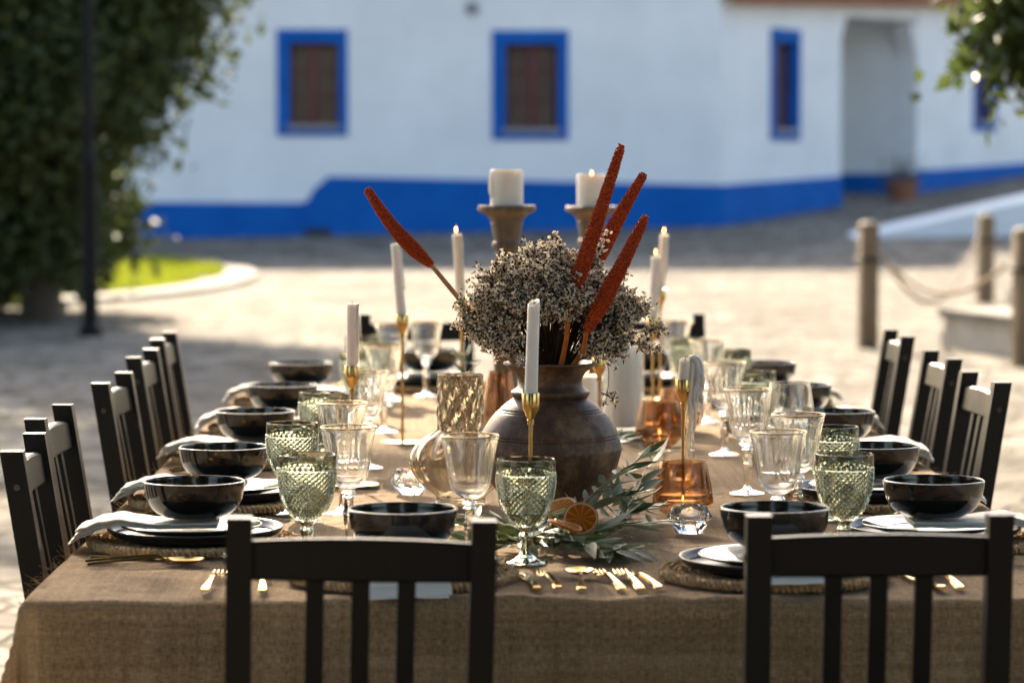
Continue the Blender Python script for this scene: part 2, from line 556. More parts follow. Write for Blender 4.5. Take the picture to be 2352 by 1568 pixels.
def wall_panel(mb, u0, u1, zb, zt, holes, depth):
    us = sorted({u0, u1, *[h[0] for h in holes], *[h[1] for h in holes]})
    for a, b in zip(us[:-1], us[1:]):
        cuts = sorted([h for h in holes if h[0] <= a + 1e-6 and h[1] >= b - 1e-6], key=lambda h: h[2])
        lo = (zb(a), zb(b))
        for h in cuts:
            mb.add(*prism([(a, lo[0]), (b, lo[1]), (b, h[2]), (a, h[2])], 0, depth))
            lo = (h[3], h[3])
        mb.add(*prism([(a, lo[0]), (b, lo[1]), (b, zt(b)), (a, zt(a))], 0, depth))

def window(parent, outer, inner, depth=0.18):
    """outer / inner: (u0, u1, z0, z1)"""
    a0, a1, c0, c1 = outer
    b0, b1, d0, d1 = inner
    w = MB()
    w.box((a0, -0.03, d0 - 0.0), (b0, 0.003, c1))
    w.box((b1, -0.03, d0), (a1, 0.003, c1))
    w.box((b0, -0.0285, d1), (b1, 0.003, c1))
    w.box((a0, -0.0285, c0), (a1, 0.003, d0))
    # reveals
    e = 0.004
    w.box((b0 - 0.02, 0.003, d0), (b0 + e, depth + .05, d1))
    w.box((b1 - e, 0.003, d0), (b1 + 0.02, depth + .05, d1))
    w.box((b0 - .02, 0.003, d1 - e), (b1 + .02, depth + .05, d1 + 0.02))
    win = part('window', w.mesh('window', 'blue_limewash', 30), parent)
    s = MB()
    s.box((b0 - 0.05, -0.06, d0 - 0.05), (b1 + 0.05, depth, d0 + 0.03), 0.008)
    part('sill', s.mesh('sill', 'sill_stone'), win)
    f = MB()
    mid = (b0 + b1) / 2
    t = 0.05
    y0, y1 = depth - 0.03, depth + 0.02
    f.box((b0, y0, d0 + .03), (b0 + t, y1, d1), .004)
    f.box((b1 - t, y0, d0 + .03), (b1, y1, d1), .004)
    f.box((mid - t, y0 - .004, d0 + .03), (mid + t, y1 - .002, d1), .004)
    for z in (d0 + .03, d1 - t):
        f.box((b0 + t, y0 + .003, z), (mid - t, y1 - .003, z + t), .004)
        f.box((mid + t, y0 + .003, z), (b1 - t, y1 - .003, z + t), .004)
    for k in (1, 2):
        z = d0 + .03 + (d1 - d0 - .03) * k / 3
        f.box((b0 + t, y0 + .01, z - .012), (mid - t, y1 - .01, z + .012))
        f.box((mid + t, y0 + .01, z - .012), (b1 - t, y1 - .01, z + .012))
    part('sash_frame', f.mesh('sash_frame', 'sash_wood'), win)
    for (p, q) in ((b0 + t, mid - t), (mid + t, b1 - t)):
        g = MB()
        g.box((p - .01, depth - .004, d0 + .05), (q + .01, depth + .004, d1 - .03))
        part('pane', g.mesh('pane', 'window_glass', 0), win)
    c = MB()
    c.box((b0, depth + .05, d0), (b1, depth + .07, d1))
    part('shutter', c.mesh('shutter', 'inner_shutter', 0), win)

def build_house():
    h = thing('farmhouse', 'long whitewashed farmhouse with blue painted base and blue window surrounds', 'house', (0, 50, 0))
    # left block: front wall in the plane y = 0 (local)
    wins = [((-3.316, -2.136, 1.902, 3.673), (-3.11, -2.28, 2.055, 3.455)),
            ((0.27, 1.545, 1.836, 3.658), (0.488, 1.378, 1.997, 3.44))]
    X0, X1 = -11.0, 4.1
    zb = lambda u: gz(u, 50) - 0.25
    mb = MB()
    wall_panel(mb, X0, X1, zb, lambda u: 4.75, [w[1] for w in wins], 0.45)
    mb.box((X0, 0.45, -.3), (X0 + .45, 7, 4.75))
    mb.box((X1 - .45, 0.45, -.3), (X1, 7, 4.75))
    mb.box((X0, 6.55, -.3), (X1, 7.0, 4.74))
    part('wall', mb.mesh('wall', 'whitewash', 30), h)
    for w in wins:
        window(h, *w)
    # roof of the left block
    rf = MB()
    rf.add(*prism([(X0 - .4, 4.76), (X1 + .1, 4.76), (X1 + .1, 4.86), (X0 - .4, 4.86)], -0.3, 7.3))
    rf.add([(X0 - .4, -.35, 4.865), (X1 + .1, -.35, 4.865), (X1 + .1, 3.5, 6.0), (X0 - .4, 3.5, 6.0), (X0 - .4, 7.35, 4.865), (X1 + .1, 7.35, 4.865)],
           [(0, 1, 2, 3), (3, 2, 5, 4), (0, 3, 4), (1, 5, 2)])
    part('roof', rf.mesh('roof', 'roof_tile', 30), h)
    # blue base with its step
    pl = MB()
    g = lambda u: gz(u, 50) - 0.25
    poly = [(X0, g(X0)), (-5.6, g(-5.6)), (0, g(0)), (X1 + 0.035, g(X1)), (X1 + 0.035, 1.086), (-2.46, 1.231), (-2.58, 1.12), (-2.70, 1.02), (-2.80, 0.84), (-2.92, 0.79), (X0, 0.83)]
    pl.add(*prism(poly, -0.035, 0.02))
    part('plinth', pl.mesh('plinth', 'blue_limewash', 30), h)
    vent = MB()
    vent.lathe([(0.001, 0), (0.10, 0), (0.12, -.015), (0.12, -.04), (0.085, -.05), (0.001, -.03)], 20, M=Matrix.Translation((-.06, -.004, 4.02)) @ Matrix.Rotation(R(-90), 4, 'X'))
    part('vent', vent.mesh('vent', 'sill_stone'), h, label='small grey round vent above the windows')
    dr = MB()
    dr.box((-2.86, -.08, .18), (-2.42, -.033, .36), .01)
    part('drain_grate', dr.mesh('drain_grate', 'dark_hole'), h)
    # right wing, receding: local frame u along the wall
    L = math.hypot(2.55, 4.5)
    ang = math.atan2(4.5, 2.55)
    wing = part('wing_wall', None, h, (X1, 0.0, 0), (0, 0, ang))
    T = L
    zt = lambda u: 4.15 + 0.21 * u / T
    gb = lambda u: gz(X1 + 2.55 * u / T, 50 + 4.5 * u / T) - 0.25
    w1 = ((0.389 * T, 0.634 * T, 1.85, 3.78), (0.425 * T, 0.598 * T, 2.02, 3.56))
    w2 = ((2.34 * T, 2.60 * T, 2.10, 4.02), (2.375 * T, 2.565 * T, 2.28, 3.80))
    m1 = MB()
    wall_panel(m1, 0.0, 1.0 * T, gb, zt, [w1[1]], 0.4)
    wall_panel(m1, 1.737 * T, 3.5 * T, gb, zt, [w2[1]], 0.4)
    # porch: lintel, side walls and back wall
    m1.add(*prism([(1.0 * T, 4.12), (1.737 * T, 4.2), (1.737 * T, zt(1.737 * T)), (1.0 * T, zt(T))], 0.02, 0.38))
    m1.add(*prism([(0.92 * T, gb(T)), (1.0 * T - .004, gb(T)), (1.0 * T - .004, 4.36), (0.92 * T, 4.36)], 0.4, 2.6))
    m1.add(*prism([(1.741 * T, gb(T)), (1.80 * T, gb(T)), (1.80 * T, 4.5), (1.741 * T, 4.5)], 0.4, 2.6))
    m1.add(*prism([(0.92 * T, gb(T)), (1.80 * T, gb(T)), (1.80 * T, 4.5), (0.92 * T, 4.36)], 2.6, 3.0))
    m1.add(*prism([(0.92 * T, 4.37), (1.80 * T, 4.51), (1.80 * T, 4.54), (0.92 * T, 4.40)], 0.4, 3.0))
    # flared corbels at both sides of the porch
    for u, sgn in ((1.0 * T, 1), (1.737 * T, -1)):
        m1.add(*prism([(u, 3.45), (u + sgn * .10, 3.75), (u + sgn * .26, 4.0), (u + sgn * .30, 4.125), (u, 4.125)], 0.03, 0.37))
    m1.box((3.5 * T - .4, 0.4, -.2), (3.5 * T, 5.0, 4.8))
    m1.box((0.0, 4.6, 0), (3.5 * T, 5.0, 4.1))
    part('wing_front', m1.mesh('wing_front', 'whitewash', 30), wing)
    for w in (w1, w2):
        window(wing, *w)
    p2 = MB()
    gt = lambda t: 1.086 + 0.125 * t
    for a, b in ((-0.002, 1.0), (1.737, 3.5)):
        p2.add(*prism([(a * T, gb(a * T)), (b * T, gb(b * T)), (b * T, gt(b)), (a * T, gt(a))], -0.035, 0.02))
    p2.add(*prism([(1.0 * T, gb(T)), (1.74 * T, gb(1.74 * T)), (1.74 * T, gt(1.74)), (T, gt(1.0))], 2.56, 2.61))
    p2.box((1.741 * T - .04, .02, gb(1.74 * T)), (1.741 * T - .002, 2.555, gt(1.74) - .05))
    part('wing_plinth', p2.mesh('wing_plinth', 'blue_limewash', 30), wing)
    # eave and tiled roof of the wing: one row of half-round tiles at the edge, sloping up behind
    ev = MB()
    ev.add(*prism([(-.02, zt(0) + .003), (3.55 * T, zt(3.5 * T) + .003), (3.55 * T, zt(3.5 * T) + .06), (-.02, zt(0) + .06)], -0.22, 0.5))
    part('eave', ev.mesh('eave', 'stone', 30), wing)
    tl = MB()
    n = 74
    for k in range(n):
        u = 3.5 * T * (k + .5) / n
        z = zt(u) + .07
        pts, rad = [(u, -0.34, z - .02), (u, 2.3, z + .75)], [.125, .115]
        tl.tube(pts, rad, 8)
    tl.add([(0, -.3, zt(0) + .065), (3.5 * T, -.3, zt(3.5 * T) + .065), (3.5 * T, 2.5, zt(3.5 * T) + .86), (0, 2.5, zt(0) + .86), (3.5 * T, 5.2, zt(3.5 * T) + .1), (0, 5.2, zt(0) + .1)],
           [(0, 1, 2, 3), (3, 2, 4, 5), (0, 3, 5), (1, 4, 2)])
    part('wing_roof', tl.mesh('wing_roof', 'roof_tile', 40), wing)
build_house()

# ------------------------------------------------------------------ low whitewashed ramp wall, bollards, rope, stone blocks, kerb, grass
def build_yard():
    m = MB()
    V = []
    A, B = Vector((5.78, 46.6, 0)), Vector((9.8, 45.9, 0))
    d = (B - A).normalized()
    nrm = Vector((-d.y, d.x, 0))
    V = []
    for i in range(9):
        t = i / 8
        p = A.lerp(B, t)
        g0 = gz(p.x, p.y) - .05
        zt = g0 + 0.02 + 0.86 * t
        for q, z in ((0, g0), (0, zt), (1.1, zt + .10), (1.1, g0)):
            w = p + nrm * q
            V.append((w.x, w.y, z))
    F = []
    for i in range(8):
        for k in range(4):
            a, b = i * 4 + k, i * 4 + (k + 1) % 4
            F.append((a, b, b + 4, a + 4))
    F += [(0, 1, 2, 3), (35, 34, 33, 32)]
    m.add(V, F)
    thing('ramp_wall', 'low whitewashed ramp wall rising to the right behind the posts', 'wall', mesh=m.mesh('ramp_wall', 'whitewash', 30))
    posts = []
    for (x, y, hgt, r, lab) in ((3.08, 23.4, 0.97, .068, 'square topped wooden post nearest the table, left end of the rope'),
                                (5.30, 31.0, 0.90, .075, 'wooden rope post farther back, standing by the small stone block'),
                                (3.90, 21.2, 0.97, .068, 'wooden rope post at the right edge in front of the stone step')):
        m = MB()
        rr = r
        m.box((-rr, -rr, -.2), (rr, rr, hgt), .015)
        t = thing('rope_post', lab, 'post', (x, y, gz(x, y)), R(12), group='wooden rope posts')
        part('shaft', m.mesh('shaft', 'post_wood'), t)
        c = MB()
        c.lathe([(.001, hgt + .028), (rr * .6, hgt + .024), (rr * 1.12, hgt + .004), (rr * 1.14, hgt - .03), (rr * .8, hgt - .035)], 20)
        part('cap', c.mesh('cap', 'post_wood'), t)
        ring = MB()
        ring.lathe([(rr * 1.42 + .012 * math.cos(a), .72 * hgt + .012 * math.sin(a)) for a in [2 * PI * k / 8 for k in range(9)]], 20)
        part('rope_ring', ring.mesh('rope_ring', 'lamp_iron'), t)
        posts.append(Vector((x, y, gz(x, y) + .75 * hgt)))
    def rope(a, b, sag, lab):
        pts, rad = [], []
        N = 60
        m = MB()
        for s_ in range(3):
            pts = []
            for i in range(N + 1):
                t = i / N
                p = a.lerp(b, t)
                p.z -= sag * 4 * t * (1 - t)
                ph = t * 70 + s_ * 2 * PI / 3
                p += Vector((math.cos(ph) * .3, math.cos(ph), math.sin(ph))) * .010
                pts.append(p)
            m.tube(pts, .012, 6)
        thing('rope', lab, 'rope', mesh=m.mesh('rope', 'rope_hemp', 60), group='ropes between the posts')
    rope(posts[0] + Vector((.12, 0, 0)), posts[1] + Vector((-.1, -.1, 0)), .50, 'sagging twisted rope running back from the near post to the far post')
    rope(posts[0] + Vector((.12, 0, -.01)), posts[2] + Vector((-.12, 0.05, 0)), .24, 'sagging twisted rope running right from the near post to the edge post')
    m = MB()
    A, Bv = Vector((3.68, 23.4, 0)), Vector((4.02, 22.1, 0))
    d = (Bv - A)
    rgt = Vector((1.75, .5, 0))
    z0, z1 = -.1, .25
    c = [A, Bv, Bv + rgt, A + rgt]
    V = [(p.x, p.y, z0) for p in c] + [(p.x, p.y, z1) for p in c]
    ov = .04
    m.add(V, [(3, 2, 1, 0), (0, 1, 5, 4), (1, 2, 6, 5), (2, 3, 7, 6), (3, 0, 4, 7)])
    t = thing('stone_step', 'low pale stone step with overhanging slab beside the right edge post', 'step', group='stone blocks by the posts')
    part('base', m.mesh('base', 'stone', 30), t)
    m = MB()
    cen = sum(c, Vector()) / 4
    c2 = [p + (p - cen).normalized() * .05 for p in c]
    V = [(p.x, p.y, z1 + .002) for p in c2] + [(p.x, p.y, z1 + .062) for p in c2]
    m.add(V, [(3, 2, 1, 0), (0, 1, 5, 4), (1, 2, 6, 5), (2, 3, 7, 6), (3, 0, 4, 7), (4, 5, 6, 7)])
    part('slab', m.mesh('slab', 'kerb_stone', 30), t)
    m = MB()
    m.box((-.22, -.2, -.1), (.22, .2, .27), .02)
    thing('stone_block', 'small squared stone block standing behind the stone step', 'stone', (5.5, 29.4, 0), R(15), 'stone blocks by the posts', m.mesh('stone_block', 'stone'))
    # grass island with kerb
    cx, cyy, rx, ry = -5.45, 37.0, 2.30, 6.6
    def ring(f, n=72):
        return [(cx + (rx + f) * math.cos(2 * PI * k / n), cyy + (ry + f) * math.sin(2 * PI * k / n)) for k in range(n)]
    o, i_ = ring(.40), ring(.0)
    n = len(o)
    V = [(x, y, gz(x, y) - .02) for x, y in o] + [(x, y, gz(x, y) + .05) for x, y in o] + [(x, y, gz(x, y) + .07) for x, y in i_] + [(x, y, gz(x, y) - .02) for x, y in i_]
    F = [(a * n + k, a * n + (k + 1) % n, (a + 1) * n + (k + 1) % n, (a + 1) * n + k) for a in range(3) for k in range(n)]
    struct('kerb', mk('kerb', V, F, 'kerb_stone', 30))
    V = [(x, y, gz(x, y) + .03) for x, y in i_] + [(cx, cyy, .06)]
    struct('planting_bed', mk('planting_bed', V, [(k, (k + 1) % n, n) for k in range(n)], 'soil', 30))
    rng = np.random.default_rng(5)
    V, F = [], []
    for k in range(26000):
        a, q = rng.uniform(0, 2 * PI), math.sqrt(rng.uniform(0, .97))
        x, y = cx + rx * q * math.cos(a), cyy + ry * q * math.sin(a)
        if x < -7.3 or fbm(x * 1.1, y * .45, 2.2, 3) < -.50 + .25 * rng.random():
            continue
        z = gz(x, y) + .03
        hgt = rng.uniform(.06, .16)
        b = rng.uniform(0, 2 * PI)
        w = .012
        lx, ly = rng.normal(0, .04, 2)
        o = len(V)
        V += [(x - w * math.cos(b), y - w * math.sin(b), z), (x + w * math.cos(b), y + w * math.sin(b), z), (x + lx, y + ly, z + hgt)]
        F.append((o, o + 1, o + 2))
    struct('grass', mk('grass', V, F, 'grass_blade', 0), 'stuff')
    # lamp post at the left, with the wider lower shaft
    t = thing('lamp_post', 'dark iron lamp post in front of the leafy tree on the left', 'lamp post', (-3.24, 25.1, 0))
    m = MB()
    m.lathe([(.001, -.05), (.105, -.05), (.105, .06), (.068, .1), (.066, 1.42), (.075, 1.45), (.062, 1.5), (.045, 1.54)], 16)
    part('lower_shaft', m.mesh('lower_shaft', 'lamp_iron'), t)
    m = MB()
    m.tube([(0, 0, 1.5), (0, 0, 4.6)], .045, 14)
    part('upper_shaft', m.mesh('upper_shaft', 'lamp_iron'), t)
    m = MB()
    m.lathe([(.05, 4.55), (.09, 4.65), (.17, 5.05), (.19, 5.1), (.05, 5.28), (.001, 5.34)], 6)
    part('lantern', m.mesh('lantern', 'lamp_iron', 20), t)
    # flower pot by the porch
    x, y = 7.9, 55.3
    t = thing('flower_pot', 'terracotta pot with a low green plant standing at the porch', 'flower pot', (x, y, gz(x, y) - .02))
    m = MB()
    m.lathe([(.001, 0), (.2, 0), (.29, .34), (.32, .36), (.32, .43), (.28, .43), (.27, .38), (.001, .37)], 24)
    part('pot', m.mesh('pot', 'terracotta_pot'), t)
    V, F = leaf_cloud(np.random.default_rng(9), [((0, 0, .5), (.25, .25, .16), 500)], .06)
    part('foliage', mk('foliage', V, F, 'tree_leaf', 0), t)

def leaf_cloud(rng, blobs, size, cl=14, spread=.16, shell=.35):
    """clumps of small bent leaves spread through ellipsoids; returns verts, faces"""
    V, F = [], []
    for (c, r, n) in blobs:
        nc = max(1, n // cl)
        d = rng.normal(size=(nc, 3))
        d /= np.linalg.norm(d, axis=1)[:, None]
        rad = rng.uniform(shell, 1.0, nc) ** 0.6
        cc = np.array(c) + d * rad[:, None] * np.array(r)
        for k in range(nc):
            m = cl
            p = cc[k] + rng.normal(0, spread, (m, 3))
            for q in p:
                if q[2] < .06:
                    continue
                a = rng.normal(size=3)
                a[2] -= .4
                a /= np.linalg.norm(a)
                b = np.cross(a, rng.normal(size=3))
                b /= np.linalg.norm(b) + 1e-9
                s = size * rng.uniform(.6, 1.3)
                u = np.cross(a, b) * s * .12
                o = len(V)
                V += [tuple(q), tuple(q + a * s * .5 + b * s * .30 + u), tuple(q + a * s), tuple(q + a * s * .5 - b * s * .30 + u)]
                F += [(o, o + 1, o + 2), (o, o + 2, o + 3)]
    return V, F

def limb(m, pts, r0, r1, seg=9):
    pts = smooth_prof([tuple(p) for p in pts], 5)
    n = len(pts)
    m.tube(pts, [r0 + (r1 - r0) * i / (n - 1) for i in range(n)], seg)

def build_trees():
    rng = np.random.default_rng(3)
    t = thing('broad_tree', 'tall dense evergreen tree with low hanging branches at the left', 'tree', (-4.0, 27.4, 0))
    m = MB()
    limb(m, [(0, 0, -.1), (.05, 0, 1.2), (-.1, .1, 2.6), (-.3, 0, 4.5), (-.5, -.1, 7.5), (-.5, -.5, 11.8)], .20, .04)
    limb(m, [(-.1, .1, 2.0), (.6, -.1, 2.8), (1.2, -.2, 3.6)], .09, .03)
    limb(m, [(-.1, .1, 2.4), (-1.2, .3, 3.3), (-2.1, .3, 4.8)], .10, .03)
    limb(m, [(-.3, 0, 4.2), (.7, -.3, 5.6), (1.0, -.5, 7.6)], .10, .03)
    limb(m, [(-.35, 0, 5.0), (-1.2, -.4, 6.8), (-1.6, -.6, 8.8)], .09, .03)
    limb(m, [(.0, .0, .9), (.4, -.1, 1.2), (.8, -.1, 1.2)], .04, .015)
    part('trunk', m.mesh('trunk', 'bark', 60), t)
    blobs = [((-.36, .3, 3.4), (2.25, 1.7, 1.75), 30000),
             ((-.4, -.2, 2.2), (1.75, 1.5, 1.0), 16000),
             ((-.15, .0, 1.05), (.80, 1.0, .62), 5000),
             ((-1.6, .3, .9), (1.0, 1.0, 1.0), 4200),
             ((-1.2, 0, 5.6), (2.3, 2.2, 1.6), 7000),
             ((.2, -.2, 6.9), (1.7, 1.9, 1.5), 5000),
             ]
    V, F = leaf_cloud(rng, blobs, .135)
    V2, F2 = leaf_cloud(np.random.default_rng(8), [((-.9, -.4, 8.3), (2.0, 2.0, 1.0), 400), ((-.6, -.6, 10.3), (2.0, 2.0, 1.0), 650),
                              ((-.5, -.8, 12.2), (2.0, 2.0, .9), 1900)], .19, cl=45, spread=.15)
    F += [tuple(i + len(V) for i in f) for f in F2]
    V += V2
    part('crown', mk('crown', V, F, 'tree_leaf', 0), t)
    t = thing('citrus_tree', 'sunlit leafy branch of a tree hanging in at the top right', 'tree', (4.9, 15.2, 0))
    m = MB()
    limb(m, [(0, 0, -.1), (.1, 0, 1.0), (0, .1, 2.0), (.2, .2, 3.6)], .13, .06)
    limb(m, [(0, .1, 1.9), (-.8, -.2, 2.6), (-1.5, -.5, 2.55), (-2.2, -.8, 2.1)], .06, .015)
    limb(m, [(.1, .1, 2.3), (.9, .2, 3.0), (1.5, .2, 3.4)], .06, .02)
    part('trunk', m.mesh('trunk', 'bark', 60), t)
    V, F = leaf_cloud(rng, [((-2.02, -.8, 2.24), (.44, .45, .32), 1700), ((-2.30, -.85, 2.06), (.20, .3, .16), 320), ((-1.95, -.8, 1.90), (.22, .28, .14), 360), ((-1.3, -.5, 2.7), (.6, .6, .4), 700), ((-.7, -.2, 3.1), (.9, .8, .6), 1300),
                            ((.2, .2, 3.8), (1.5, 1.4, .9), 3000), ((1.2, .2, 3.0), (1.0, 1.0, .7), 1500)], .11, cl=9, spread=.12)
    part('crown', mk('crown', V, F, 'bright_leaf', 0), t)
def build_more_trees():
    rng = np.random.default_rng(21)
    t = thing('hedge_shrub', 'dark leafy shrub filling the ground under the left tree', 'shrub', (-5.4, 29.2, 0))
    m = MB()
    for k in range(5):
        limb(m, [(.3 * k - .6, 0, -.05), (.3 * k - .7, .1, .6), (.35 * k - .8, .05, 1.3)], .03, .01, 6)
    part('stems', m.mesh('stems', 'bark', 60), t)
    V, F = leaf_cloud(rng, [((0, 0, .75), (1.5, .9, .8), 6500), ((1.3, .3, .95), (.85, .8, .55), 2600)], .15)
    part('foliage', mk('foliage', V, F, 'tree_leaf', 0), t)
    t = thing('ramp_shade_tree', 'unseen evergreen added behind the farmhouse roof to shade the ramp wall', 'tree', (5.6, 61.5, 0))  # out of view, added so its shadow covers the ramp wall
    m = MB()
    limb(m, [(0, 0, .3), (.1, 0, 3), (-.1, .1, 6), (0, 0, 10)], .3, .06)
    part('trunk', m.mesh('trunk', 'bark', 60), t)
    V, F = leaf_cloud(rng, [((.3, 0, 8.6), (3.4, 2.4, 2.0), 5200), ((0, 0, 6.6), (2.6, 1.5, 1.4), 2000)], .36, spread=.35, shell=.2)
    part('crown', mk('crown', V, F, 'tree_leaf', 0), t)
    for k, (x, y, lab) in enumerate(((-8.6, 4.5, 'leftmost'), (-3.0, -4.5, 'second from the left'), (3.8, -4.2, 'second from the right'), (9.6, 5.0, 'rightmost'))):  # unseen trees added to cut skylight and darken reflections at the table
        t = thing('sky_shade_tree', 'unseen evergreen added to dim skylight, ' + lab + ' of the four round the camera', 'tree', (x, y, 0), group='added unseen trees round the camera')
        m = MB()
        limb(m, [(0, 0, -.1), (.1, 0, 2), (-.1, .1, 5), (0, 0, 9)], .25, .06)
        part('trunk', m.mesh('trunk', 'bark', 60), t)
        V, F = leaf_cloud(rng, [((0, 0, 2.2), (3.3, 1.6, 2.2), 2600), ((0, 0, 5.5), (3.9, 2.2, 2.8), 4200), ((.2, 0, 9), (3.2, 2.2, 2.6), 3200)] + ([((0, 8.4, 8.6), (4.4, 6.2, 1.5), 8500)] if k in (1, 2) else []), .42, spread=.4, shell=.2)  # wide canopy on the middle two, added to block the overhead sky
        part('crown', mk('crown', V, F, 'tree_leaf', 0), t)
build_trees()
build_more_trees()
build_yard()

# ------------------------------------------------------------------ table and burlap cloth
TZ = 0.727
TX0, TX1, TY0, TY1 = -0.743, 1.073, 4.935, 9.80

def build_table():
    t = thing('banquet_table', 'long wooden banquet table hidden under the burlap cloth', 'table', (0, 0, 0))
    m = MB()
    m.box((TX0 + .012, TY0 + .012, TZ - .035), (TX1 - .012, TY1 - .012, TZ - .009), .004)
    part('tabletop', m.mesh('tabletop', 'table_wood'), t)
    m = MB()
    m.box((TX0 + .06, TY0 + .06, TZ - .105), (TX1 - .06, TY0 + .085, TZ - .036))
    m.box((TX0 + .06, TY1 - .085, TZ - .105), (TX1 - .06, TY1 - .06, TZ - .036))
    m.box((TX0 + .06, TY0 + .086, TZ - .105), (TX0 + .085, TY1 - .086, TZ - .036))
    m.box((TX1 - .085, TY0 + .086, TZ - .105), (TX1 - .06, TY1 - .086, TZ - .036))
    part('apron', m.mesh('apron', 'table_wood'), t)
    for x in (TX0 + .12, .165, TX1 - .12):
        for y in (TY0 + .14, (TY0 + TY1) / 2, TY1 - .14):
            m = MB()
            m.box((x - .035, y - .035, 0), (x + .035, y + .035, TZ - .036), .004)
            part('leg', m.mesh('leg', 'table_wood'), t)

def cloth_top(x, y):
    """height of the cloth over the flat table"""
    w = 0.0042 * fbm(x * 5.0 + 3, y * 3.4, 1.7, 3) + 0.0030 * fbm(x * 2.2, y * 9.0, 9.1, 3) + .0034 * fbm(x * 11, y * 15, 6.6, 3) + .0010 * fbm(x * 30, y * 30, 4, 2)
    return min(max(w, -.0075), .0052)

def build_cloth():
    hang = .33
    step = .018
    def axis(a0, a1):
        L = a1 - a0
        vals = list(np.arange(-hang, 0, step)) + list(np.linspace(0, L, int(L / step) + 1)) + list(np.arange(L + step, L + hang, step))
        return [float(v) for v in vals], L
    us, LX = axis(TX0, TX1)
    vs, LY = axis(TY0, TY1)
    V, UV = [], []
    rad = .018
    for v in vs:
        for u in us:
            du = -u if u < 0 else (u - LX if u > LX else 0)
            dv = -v if v < 0 else (v - LY if v > LY else 0)
            su = -1 if u < 0 else 1
            sv = -1 if v < 0 else 1
            x = TX0 + min(max(u, 0), LX)
            y = TY0 + min(max(v, 0), LY)
            z = TZ
            e = min(min(max(u, 0), LX), LX - min(max(u, 0), LX), min(max(v, 0), LY), LY - min(max(v, 0), LY))
            k = min(1, e / .12)
            z += cloth_top(x, y) * (0.4 + .6 * k)
            if du or dv:
                d = math.hypot(du, dv)
                nrm = Vector((su * du, sv * dv)) / d
                a = min(d / rad, PI / 2)
                out = rad * math.sin(a)
                z = z - rad * (1 - math.cos(a)) - max(0, d - rad * PI / 2)
                s = (u if dv >= du else v)
                fold = (.010 * math.sin(s * 15 + 4 * fbm(s * 1.7, 3.3)) + .022 * fbm(s * 4.5, 2.2, d * 1.5)) * min(1, d / .16)
                flare = .05 * min(1, d / .3) ** 1.3 if du and not dv else .016 * min(1, d / .3)
                out += flare + fold
                # corner ear swings outwards
                mn = min(du, dv)
                x += nrm.x * out + su * mn * .22 * (1 if du else 0)
                y += nrm.y * out + sv * mn * .10 * (1 if dv else 0)
                if du and dv:
                    z += .25 * mn
            else:
                # wavy edge line
                if v < .06:
                    z += .012 * fbm(x * 6, 5.5) * (1 - v / .06)
            V.append((x, y, z))
            UV.append((u, v))
    n = len(us)
    F = [(j * n + i, j * n + i + 1, (j + 1) * n + i + 1, (j + 1) * n + i) for j in range(len(vs) - 1) for i in range(n - 1)]
    t = thing('tablecloth', 'tan burlap cloth draped over the long table with frayed edges', 'tablecloth')
    part('cloth', mk('cloth', V, F, 'burlap', 180, UV), t)
    rng = random.Random(4)
    m = MB()
    for k in range(420):
        side = rng.random()
        if side < .55:
            p = Vector((TX0 - .012 - rng.random() * .01, rng.uniform(TY0, TY1), TZ - rng.random() * .02))
            d = Vector((-1, rng.uniform(-.8, .8), rng.uniform(-.2, 1.1)))
        elif side < .8:
            p = Vector((TX1 + .012, rng.uniform(TY0, TY1), TZ - rng.random() * .02))
            d = Vector((1, rng.uniform(-.8, .8), rng.uniform(-.2, 1.1)))
        else:
            p = Vector((rng.uniform(TX0, TX1), rng.uniform(TY0, TY1), TZ))
            d = Vector((rng.uniform(-1, 1), rng.uniform(-1, 1), .35))
        d.normalize()
        L = rng.uniform(.006, .028)
        side_v = Vector((rng.uniform(-1, 1), rng.uniform(-1, 1), rng.uniform(-.3, .6))) * L * .5
        m.tube([p, p + d * L * .5 + side_v * .3, p + d * L + side_v], [.0005, .0004, .0003], 3)
    part('loose_fibres', m.mesh('loose_fibres', 'jute', 60), t, stuff=True)
build_table()
build_cloth()

